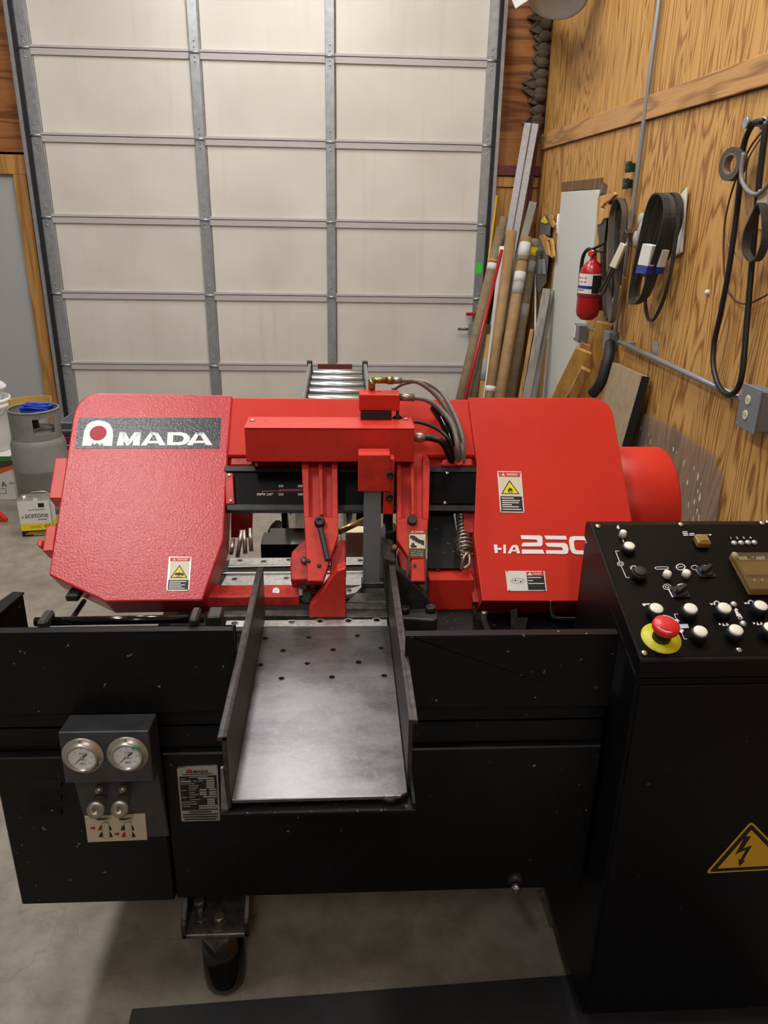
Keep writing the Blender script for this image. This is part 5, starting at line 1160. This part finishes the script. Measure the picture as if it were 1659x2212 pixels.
plank_thing('tan_strip', (1149, 711), 5.62, (1124, 857), 1000, .028, .015, 'plank', 'short tan wooden strip beside the grey planks', 'strip')
# planks against the side wall
plank_thing('wide_board', (1276, 747), 0, (1222, 857), 1080, .11, .03, 'plank', 'worn brown board behind the golden plank', 'plank', wd=(.95, -.4, 0), X=XW-.06)
plank_thing('long_board', (1307, 697), 0, (1258, 857), 1090, .085, .022, 'plank_gold', 'pale board reaching highest against the plywood wall', 'plank', wd=(.95, -.4, 0), X=XW-.04)
plank_thing('golden_board', (1261, 756), 0, (1211, 857), 1085, .09, .03, 'plank_gold', 'glossy golden board leaning by the white door', 'plank', wd=(.95, -.4, 0), X=XW-.14)
plank_thing('short_board', (1266, 797), 0, (1235, 857), 1095, .05, .03, 'plank', 'short light board in front of the golden board', 'plank', wd=(.95, -.4, 0), X=XW-.19)
# brown panel with black edge
T1_, T2_ = px(1323, 783, XW-.06), px(1387, 812, XW-.06)
Lw = py(1300, 868, T1_.y); k = T1_.z/(T1_.z-Lw.z); B1_ = T1_+(Lw-T1_)*k; B2_ = B1_+(T2_-T1_); nn = (T2_-T1_).cross(B1_-T1_).normalized(); nn = nn if nn.x > 0 else -nn
bp_ = thing('leaning_panel', (B1_+B2_)/2, 'brown particle board panel with black edge leaning on the plywood wall', 'panel')
G().prism([T1_, T2_, B2_, B1_], nn*.034).build('board', 'particle', bp_)
e_ = (T2_-T1_).normalized(); G().prism([T2_-nn*.001, T2_+nn*.036, B2_+nn*.036, B2_-nn*.001], e_*.006).build('edge_band', 'black_rubber', bp_)
# clear acrylic sheet
sh_ = [(1372, 884), (1440, 914), (1545, 984), (1546, 1006), (1558, 1028), (1545, 1130), (1520, 1250), (1340, 1150)]
pts = [px(*p, XW-.02) for p in sh_]; lo = min(p.z for p in pts)
pts = [px(*p, XW-.02) for p in sh_[:6]]; pts += [V((XW-.05, pts[-1].y, .0)), V((XW-.05, pts[0].y+.02, .0))]
cs = thing('acrylic_sheet', (XW-.05, (pts[0].y+pts[5].y)/2, 0), 'clear plastic sheet with torn protective film against the plywood', 'sheet')
G().prism(pts, (.004, 0, 0)).build('sheet', 'clear_sheet', cs)
random.seed(11); g = G()
for x, y in ((1385, 925), (1402, 938), (1405, 955), (1455, 970), (1462, 978), (1478, 1000), (1500, 1010), (1508, 1030), (1515, 1045), (1508, 1060), (1485, 1042), (1488, 1090), (1500, 1085), (1506, 1105), (1510, 1118), (1498, 1120), (1512, 1075)):
    s = random.uniform(.008, .02); c = px(x, y, XW-.021); g.poly([c+V((-.0012, s*.5*math.cos(a)*random.uniform(.4, 1), s*1.3*math.sin(a)*random.uniform(.4, 1))) for a in [k*.9 for k in range(7)]])
g.build('film_scraps', 'label_white', cs, fix=False)
# black bag hanging below the junction box
g = G(); q = px(1303, 770, XW-.06)
G().tube([px(1318, 742, XW-.04), px(1316, 765, XW-.06), px(1308, 795, XW-.08), px(1296, 830, XW-.1), px(1280, 850, XW-.12)], .028, 12, sub=4).build('black_tarp', 'black_rubber', label='rolled black rubber sheet hanging behind the boards', cat='sheet')

# ================================================================== THINGS ON THE PLYWOOD WALL
Wn = V((-1, 0, 0))
def wx(x, y, o=0.): return px(x, y, XW-o)
# conduit and boxes
cd = thing('electrical_conduit', wx(1372, 421), 'grey steel conduit running up and along the plywood wall', 'conduit')
zj = wx(1328, 737).z; yj = wx(1328, 737).y; top = wx(1425, -5, .02)
G().tube([V((XW-.02, top.y, CEIL)), wx(1400, 190, .02), wx(1371, 421, .02), wx(1352, 560, .02), wx(1341, 650, .02), wx(1338, 670, .02), wx(1331, 690, .035), wx(1329, 725, .04)], .011, 10).build('vertical_run', 'conduit', cd)
G().tube([wx(1338, 738, .03), wx(1484, 806, .03), wx(1640, 880, .03)], .012, 10).build('horizontal_run', 'conduit', cd)
G().tube([wx(1272, 708, .03), wx(1320, 733, .03)], .011, 10).build('horizontal_run', 'conduit', cd)
for q in ((1345, 634), (1366, 745), (1578, 850)): 
    c = wx(*q, .012); G().box((XW-.034, c.y-.012, c.z-.016), (XW, c.y+.012, c.z+.016)).build('strap', 'conduit', cd, .002)
def wbox(name, x, y, wy, hz, dp, mat, label, cat, ears=True):
    c = wx(x, y); t_ = thing(name, (XW-dp/2, c.y, c.z-hz/2), label, cat)
    G().box((XW-dp, c.y-wy/2, c.z-hz/2), (XW, c.y+wy/2, c.z+hz/2)).build('box', mat, t_, .004); return t_, c
wbox('junction_box', 1330, 736, .085, .10, .055, 'box_grey', 'grey junction box where the conduit turns on the plywood wall', 'box')
t_, c = wbox('junction_box', 1266, 719, .10, .10, .06, 'box_grey', 'grey junction box with stickers under the fire extinguisher', 'box')
G().box((XW-.062, c.y+.01, c.z-.03), (XW-.059, c.y+.045, c.z+.04)).build('sticker', 'label_white', t_)
t_, c = wbox('outlet_box', 1652, 882, .12, .14, .055, 'box_grey', 'grey outlet box with two cream sockets at the conduit end', 'outlet')
pl = G().box((XW-.058, c.y-.066, c.z-.076), (XW-.054, c.y+.066, c.z+.076)).build('cover_plate', 'box_grey', t_, .002)
for dz in (-.026, .026):
    so = G().lathe((XW-.058, c.y+.01, c.z+dz), Wn, [(.017, 0), (.017, .002), (.015, .003)], 20).build('socket', 'outlet_cream', t_)
    for dy in (-.006, .006): G().box((XW-.0615, c.y+.01+dy-.001, c.z+dz-.004), (XW-.0608, c.y+.01+dy+.001, c.z+dz+.005)).build('slot', 'ink', so)  # shade inside the openings painted as thin raised ink boxes, nothing cut
for dy in (-.055, .055):
    for dz in (-.065, .065): G().lathe((XW-.058, c.y+dy, c.z+dz), Wn, [(.003, 0), (.003, .001)], 8).build('screw', 'chrome', t_)
for k, q in enumerate(((1370, 361), (1364, 397))):
    c = wx(*q, .01); g = G().box((XW-.045, c.y-.025, c.z-.025), (XW-.03, c.y+.03, c.z+.025)); g.box((XW-.05, c.y-.02, c.z-.018), (XW-.045, c.y+.02, c.z-.006)); g.box((XW-.05, c.y-.02, c.z+.006), (XW-.045, c.y+.02, c.z+.018)); g.box((XW-.03, c.y+.012, c.z-.02), (XW, c.y+.03, c.z+.02))
    g.build('green_clip', 'green_clip', bevel=.002, label=('dark green clip on the conduit, upper of two', 'dark green clip on the conduit, lower of two')[k], cat='clip', group='green clips on the conduit')
c0, c1 = wx(1419, 738), wx(1424, 775); G().box((XW-.004, c0.y-.03, c1.z), (XW, c0.y+.03, c0.z)).build('mending_plate', 'galvanised', bevel=.001, label='small galvanised plate above the horizontal conduit', cat='plate')
# fire extinguisher
XE = XW-.105; q0 = px(1267, 690, XE); q1 = px(1272, 572, XE); R = .062
fe = thing('fire_extinguisher', (XE, q0.y, q0.z), 'red fire extinguisher with white label hung in front of white door', 'fire extinguisher')
h = q1.z-q0.z
G().lathe((XE, q0.y, q0.z), Z_, [(R*.55, 0), (R*.6, .004), (R*.9, .02), (R, .045), (R, h-.045), (R*.92, h-.015), (R*.62, h+.012), (R*.3, h+.026), (R*.25, h+.055)], 36).build('cylinder', 'red_extinguisher', fe)
g = G(); za, zb_ = q0.z+h*.50, q0.z+h*.86; n = 28
def lc_(a, z, r): return V((XE+r*math.cos(a), q0.y+r*math.sin(a), z))
vd = math.atan2(-q0.y, -XE)
def patch(a0, a1, z0, z1, m, r):
    k = max(2, int((a1-a0)/7)); 
    for i in range(k):
        s0 = math.radians(a0+(a1-a0)*i/k)+vd; s1 = math.radians(a0+(a1-a0)*(i+1)/k)+vd; g.poly([lc_(s0, z0, r), lc_(s1, z0, r), lc_(s1, z1, r), lc_(s0, z1, r)], m)
patch(-95, 85, za, zb_, 0, R+.0008); hh = zb_-za
patch(8, 78, za+hh*.28, zb_-.006, 1, R+.0014); patch(8, 60, za+hh*.02, za+hh*.24, 1, R+.0014); patch(-80, 20, za+hh*.24, za+hh*.40, 2, R+.0013); patch(-10, 78, za+hh*.24, za+hh*.36, 1, R+.0016)
for k in range(6): patch(-70+12*(k % 3)*1.6, -60+12*(k % 3)*1.6, za+hh*(.55+.2*(k//3)), za+hh*(.62+.2*(k//3)), 3, R+.0014)
patch(-75, -30, za+hh*.14, za+hh*.18, 1, R+.0014)
g.build('label', ['label_white', 'ink', 'blue_print', 'label_red'], fe, fix=False)
zst = q0.z+h*.44; g = G().ring((XE, q0.y, zst), Z_, R, R+.003, .012, 36); g.build('strap', 'wine_red', fe)
zv = q0.z+h+.05
g = G().cyl((XE, q0.y, zv), (XE, q0.y, zv+.03), .016, n=14); g.build('valve', 'nickel', fe)
G().lathe((XE-.016, q0.y-.012, zv+.012), (-.6, -.8, 0), [(.016, 0), (.016, .012), (.012, .014)], 16).build('pressure_dial', 'label_red', fe)
hd_ = V((.15, -.9, 0)).normalized()
G().bar(V((XE, q0.y, zv+.03))-hd_*.03, V((XE, q0.y, zv+.065))+hd_*.10, .02, .006, hd_.cross(Z_)).build('lever', 'black_rubber', fe); G().bar(V((XE, q0.y, zv+.03))-hd_*.02, V((XE, q0.y, zv+.022))+hd_*.09, .018, .006, hd_.cross(Z_)).build('carry_handle', 'black_rubber', fe)
sd = V((-.35, .9, 0)).normalized()
G().tube([V((XE, q0.y, zv+.02)), V((XE, q0.y, zv+.03))+sd*.05, V((XE, q0.y, zv-.01))+sd*.088, V((XE, q0.y, zv-.10))+sd*.092, V((XE, q0.y, q0.z+h*.45))+sd*.088], .010, 10, sub=5).build('hose', 'hose_black', fe)
G().box((XW-.05, q0.y-.02, q0.z+.05), (XW-.026, q0.y+.02, q0.z+h*.9)).build('wall_bracket', 'wine_red', fe)
# hand saws
def handsaw(pts_handle, slot, pts_blade, o, label, th_=.018):
    c = wx(*pts_handle[0], o); t_ = thing('hand_saw', V((XW-o, c.y, wx(*pts_blade[-1], o).z)), label, 'saw', 'hand saws on the wall')
    hp = [wx(*p, o) for p in pts_handle]; g = G().prism(hp, (th_, 0, 0)); hb_ = g.build('handle', 'saw_handle', t_, .003)
    cut(hb_, G().prism([wx(*p, o+.01) for p in slot], (th_+.03, 0, 0)))
    G().prism([wx(*p, o-.008) for p in pts_blade], (.0015, 0, 0)).build('blade', 'saw_blade' if th_ > .015 else 'blade_grey', t_); return t_
hz3 = zpx(1140, 380, 6.505)
def H3(*p): return [hz3(*q) for q in p]
handsaw(H3((985, 285), (1060, 270), (1215, 225), (1235, 260), (1140, 350), (1115, 590), (1065, 605), (1020, 680), (975, 690), (968, 500)), H3((1000, 450), (1040, 390), (1120, 345), (1150, 350), (1130, 385), (1075, 420), (1065, 460), (1025, 475)), H3((975, 690), (1020, 680), (1105, 600), (1065, 1000), (1055, 1420), (1035, 1430), (1005, 1000)), .075, 'large hand saw with wooden handle hung beside the white door')
handsaw(H3((290, 560), (320, 540), (390, 690), (375, 725), (340, 725), (300, 640)), H3((320, 600), (335, 600), (360, 680), (345, 685)), H3((185, 655), (230, 560), (280, 545), (325, 700), (310, 840), (165, 820)), .03, 'small wood-handled saw with a yellow sticker, upper of two', .014)
handsaw(H3((170, 850), (210, 820), (250, 860), (330, 880), (345, 930), (365, 1130), (335, 1155), (290, 1120), (260, 1115), (225, 1000), (200, 940)), H3((250, 905), (290, 910), (310, 1090), (285, 1100), (260, 960)), H3((150, 850), (200, 900), (290, 1130), (255, 1500), (150, 1650), (110, 1500), (130, 1100)), .05, 'small wood-handled saw with a broad grey blade, lower of two', .014)
G().prism([wx(*p, .034) for p in H3((180, 640), (235, 560), (285, 655), (240, 668))], (.001, 0, 0)).build('yellow_sticker', 'bright_yellow', label='yellow sticker on the upper small saw blade', cat='sticker')
G().bar(wx(*hz3(1080, 130), .03), wx(*hz3(1050, 280), .06), .02, .03, Y_).build('wall_hook', 'steel_dark', label='grey steel hook at the top of the white door', cat='hook')
for k, (p, q) in enumerate((((170, 1180), (165, 1380)), ((215, 1180), (225, 1390)))): G().bar(wx(*hz3(*p), .06), wx(*hz3(*q), .06), .025, .02, Y_).build('steel_punch', 'blade_grey', label=('short steel punch hung farthest from the white door', 'short steel punch hung nearest the white door')[k], cat='punch', group='steel punches')
G().box((XW-.08, wx(*hz3(170, 1085), .06).y-.03, wx(*hz3(170, 1120), .06).z), (XW-.03, wx(*hz3(170, 1085), .06).y+.03, wx(*hz3(170, 1045), .06).z)).build('steel_block', 'steel_dark', bevel=.004, label='small dark steel block above the punches', cat='block')
# drive belts hanging on the wall
def beltloop(name, pts, wd, th_, o, mat, label, group, closed=True):
    return G().belt([wx(x, y, o+(p[0] if p else 0)) for x, y, *p in pts], wd, th_, Wn, 0, 5, closed).build(name, mat, label=label, cat='belt', group=group)
Bg = 'belts hanging by the fire extinguisher'
beltloop('drive_belt', [(1312, 470), (1326, 428), (1338, 445), (1336, 500), (1328, 590), (1322, 650), (1316, 692), (1308, 660), (1304, 580), (1306, 510)], .03, .006, .05, 'belt', 'wide black belt next to the large hand saw', Bg)
beltloop('drive_belt', [(1322, 460), (1335, 428), (1348, 450), (1346, 500), (1338, 580), (1330, 650), (1322, 696), (1316, 660), (1318, 560), (1319, 500)], .025, .006, .085, 'belt_brown', 'brownish belt over the wide black belt', Bg)
beltloop('drive_belt', [(1334, 455), (1345, 430), (1352, 460), (1348, 520), (1340, 590), (1334, 640), (1330, 590), (1331, 510)], .02, .006, .06, 'belt', 'narrow black belt beside the conduit', Bg)
beltloop('thin_belt', [(1350, 500), (1340, 540), (1325, 575), (1306, 612), (1296, 628), (1296, 636), (1304, 632), (1318, 600), (1336, 560), (1352, 510)], .012, .004, .10, 'belt_brown', 'thin brown belt in a paper sleeve by the extinguisher', None)
G().prism([wx(*p, .115) for p in ((1340, 524), (1350, 530), (1328, 580), (1316, 574))], (.012, 0, 0)).build('paper_sleeve', 'label_cream', label='cream paper sleeve with print around a thin belt', cat='sleeve', bevel=.001)
G().prism([wx(*p, .075) for p in ((1344, 518), (1355, 526), (1334, 572), (1326, 578))], (.004, 0, 0)).build('paper_sleeve', 'paper_grey', label='greyish paper sleeve behind the cream sleeve', cat='sleeve')
# middle bundle
Bm = 'belts bundled in paper sleeves'
for k, (dx, o, lab) in enumerate(((0, .10, 'wide black belt in the white and blue sleeve'), (14, .07, 'black belt beside the white and blue sleeve'), (28, .05, 'short black belt with the dark blue sleeve'))):
    L = (0, 8, 60)[k]
    beltloop('drive_belt', [(1397+dx, 470), (1410+dx, 430), (1424+dx, 418), (1438+dx, 430), (1440+dx, 470), (1425+dx*.9, 530), (1408+dx*.8, 580-L*.2), (1390+dx*.7, 640-L), (1372+dx*.8, 656-L), (1364+dx*.8, 648-L), (1370+dx*.8, 600-L*.6), (1382+dx*.9, 540)], .03, .006, o, 'belt' if k != 1 else 'belt_brown', lab, Bm)
beltloop('thin_belt', [(1446, 425), (1458, 418), (1466, 440), (1462, 500), (1448, 590), (1432, 650), (1412, 690), (1400, 688), (1394, 650), (1398, 590), (1412, 530), (1432, 470)], .016, .005, .06, 'belt', 'long thin belt hanging in an open loop over a paper bag', None)
def sleeve(q, o, label):
    t_ = thing('paper_sleeve', wx(*q[3], o), label, 'sleeve')
    a, b, c, d = [V((p[0], p[1], 0)) for p in q]
    G().prism([wx(p.x, p.y, o) for p in (a, b, b.lerp(c, .72), a.lerp(d, .72))], (.03, 0, 0)).build('paper', 'label_white', t_, .002); G().prism([wx(p.x, p.y, o) for p in (a.lerp(d, .72), b.lerp(c, .72), c, d)], (.03, 0, 0)).build('blue_band', 'blue_print', t_, .002)
sleeve([(1388, 526), (1409, 530), (1394, 593), (1372, 590)], .125, 'white paper sleeve with a blue band on the belt bundle')
sleeve([(1417, 536), (1432, 540), (1418, 592), (1402, 590)], .085, 'white and dark blue paper sleeve behind the first sleeve')
G().prism([wx(*p, .02) for p in ((1452, 440), (1482, 404), (1470, 545), (1452, 555), (1430, 545))], (.012, 0, 0)).build('paper_bag', 'paper', bevel=.004, label='white paper bag nailed behind the thin belt', cat='bag')
g = G(); 
for q, r in (((1385, 475), .03), ((1390, 500), .05), ((1378, 515), .045), ((1394, 530), .04), ((1382, 545), .03)): g.ball(wx(*q, .03), r, 12, sq=(.5, .8, 1.1))
g.build('cotton_gloves', 'paper_grey', label='pair of light grey work gloves hung on the conduit', cat='gloves')
G().bar(wx(1340, 500, .03), wx(1382, 498, .03), .02, .03, Z_).build('wall_hook', 'brown_board', label='dark bracket crossing the conduit above the sleeves', cat='hook')
for k, (a, b, m, lab) in enumerate((((1350, 600), (1328, 690), 'plank', 'slim tan chisel hanging beside the conduit'), ((1340, 620), (1322, 655), 'paper', 'white paper tag hanging below the belts'))): G().bar(wx(*a, .06), wx(*b, .06), .018, .01, Y_).build(('chisel', 'paper_tag')[k], m, label=lab, cat=('chisel', 'tag')[k])
# right-hand group: black hose, tape, cables
G().tube([wx(1648, 262, .05), wx(1625, 270, .05), wx(1605, 320, .05), wx(1598, 400, .05), wx(1590, 470, .04), wx(1575, 580, .04), wx(1556, 680, .04), wx(1543, 740, .04), wx(1541, 790, .045), wx(1552, 832, .05), wx(1572, 852, .055), wx(1592, 842, .05), wx(1604, 800, .045), wx(1613, 700, .04), wx(1625, 560, .04), wx(1637, 420, .045), wx(1648, 320, .05), wx(1656, 262, .05)], .0105, 8, sub=4).build('rubber_hose', 'hose_black', label='long black rubber hose hanging in a loop down to the conduit', cat='hose')
beltloop('drive_belt', [(1628, 470), (1645, 440), (1654, 470), (1653, 520), (1640, 556), (1624, 562), (1612, 540), (1614, 505)], .028, .006, .07, 'belt', 'short wide black belt hung in front of a cream tag', None)
G().tube([wx(1607, 330, .06), wx(1601, 380, .06), wx(1612, 408, .06), wx(1632, 420, .06), wx(1652, 408, .06), wx(1680, 370, .06)], .008, 8, sub=5).build('grey_cable', 'grey_cable', label='thick grey cable curving between hose and tape roll', cat='cable')
G().tube([wx(1655, 275, .03), wx(1620, 320, .03), wx(1585, 400, .02), wx(1566, 480, .02), wx(1563, 560, .02), wx(1570, 620, .02), wx(1590, 650, .02), wx(1620, 655, .02), wx(1665, 632, .02)], .0035, 6, sub=6).build('thin_wire', 'wire_red', label='thin dark red wire making a wide loop behind the hose', cat='wire')
G().tube([wx(1650, 290, .025), wx(1615, 350, .02), wx(1612, 440, .02), wx(1620, 480, .02), wx(1650, 500, .02), wx(1690, 500, .02)], .003, 6, sub=6).build('thin_wire', 'grey_cable', label='thin pale wire behind the short wide belt', cat='wire')
G().tube([wx(1566, 505, .012), wx(1575, 530, .02), wx(1594, 555, .03)], .002, 6, sub=4).build('thin_wire', 'grey_cable', label='short stub of thin wire beside the hose', cat='wire')
c = wx(1591, 355, .05); tr = thing('tape_roll', c, 'roll of dark tape hung next to the black hose', 'tape')
G().ring(c, (-1, -.25, 0), .034, .055, .03, 30).build('roll', 'belt_brown', tr); G().ring(c, (-1, -.25, 0), .030, .034, .03, 30).build('core', 'cardboard_grey', tr)
G().lathe(wx(1652, 266, .0), Wn, [(.02, 0), (.02, .01), (.012, .012), (.012, .06), (.018, .062), (.018, .07)], 16).build('wall_peg', 'galvanised', label='steel peg carrying the black hose', cat='peg')
G().prism([wx(*p, .05) for p in ((1632, 412), (1658, 404), (1655, 455), (1628, 452))], (.003, 0, 0)).build('cream_tag', 'cream', label='cream cardboard tag above the short wide belt', cat='tag')
G().ball(wx(1528, 632, .005), .012, 8).build('wall_plug', 'paper', label='small pale plug in the plywood beside the hose', cat='plug')

# ================================================================== CORNER TOP
random.seed(5); g = G()
for k in range(14):
    z = 2.98-k*.055+random.uniform(-.02, .02); x = XW-.04; L = random.uniform(.07, .15); w2 = random.uniform(.03, .05); dz = random.uniform(-.05, .02)
    g.prism([(XW-.01, DY-.03, z-w2), (x-L*.5, DY-.07, z-w2*.9+dz*.5), (x-L, DY-.05, z+dz), (x-L*.55, DY-.06, z+w2*.8+dz*.4), (XW-.01, DY-.03, z+w2)], (0, .05, .012)); g.ball((x-.01, DY-.05, z), .05, 8, sq=(1, .6, .8))
g.build('insulation_foam', 'foam_grey', bevel=.006, label='shaggy grey brown insulation bulging from the wall corner', cat='insulation')
c = px(1205, -22, 1.20)
wf = thing('wall_fan', (1.2, c.y, c.z-.1), 'round white rimmed fixture high on the plywood wall', 'fixture')
G().lathe(c, (-.25, -.55, -.8), [(.14, -.12), (.165, -.02), (.175, 0), (.175, .02), (.16, .028), (.15, .01), (.02, .0)], 40).build('rim', 'paper_grey', wf)
G().bar(c+V((0, .05, .08)), V((XW, c.y+.08, c.z+.16)), .05, .05, Z_).build('bracket', 'galvanised', wf)
a = px(1113, 20, 1.02)
G().prism([a, px(1140, 2, 1.02), px(1160, -60, 1.02), px(1080, -60, 1.02)], (.05, .12, .05)).build('deflector', 'white_plastic', wf, .004)
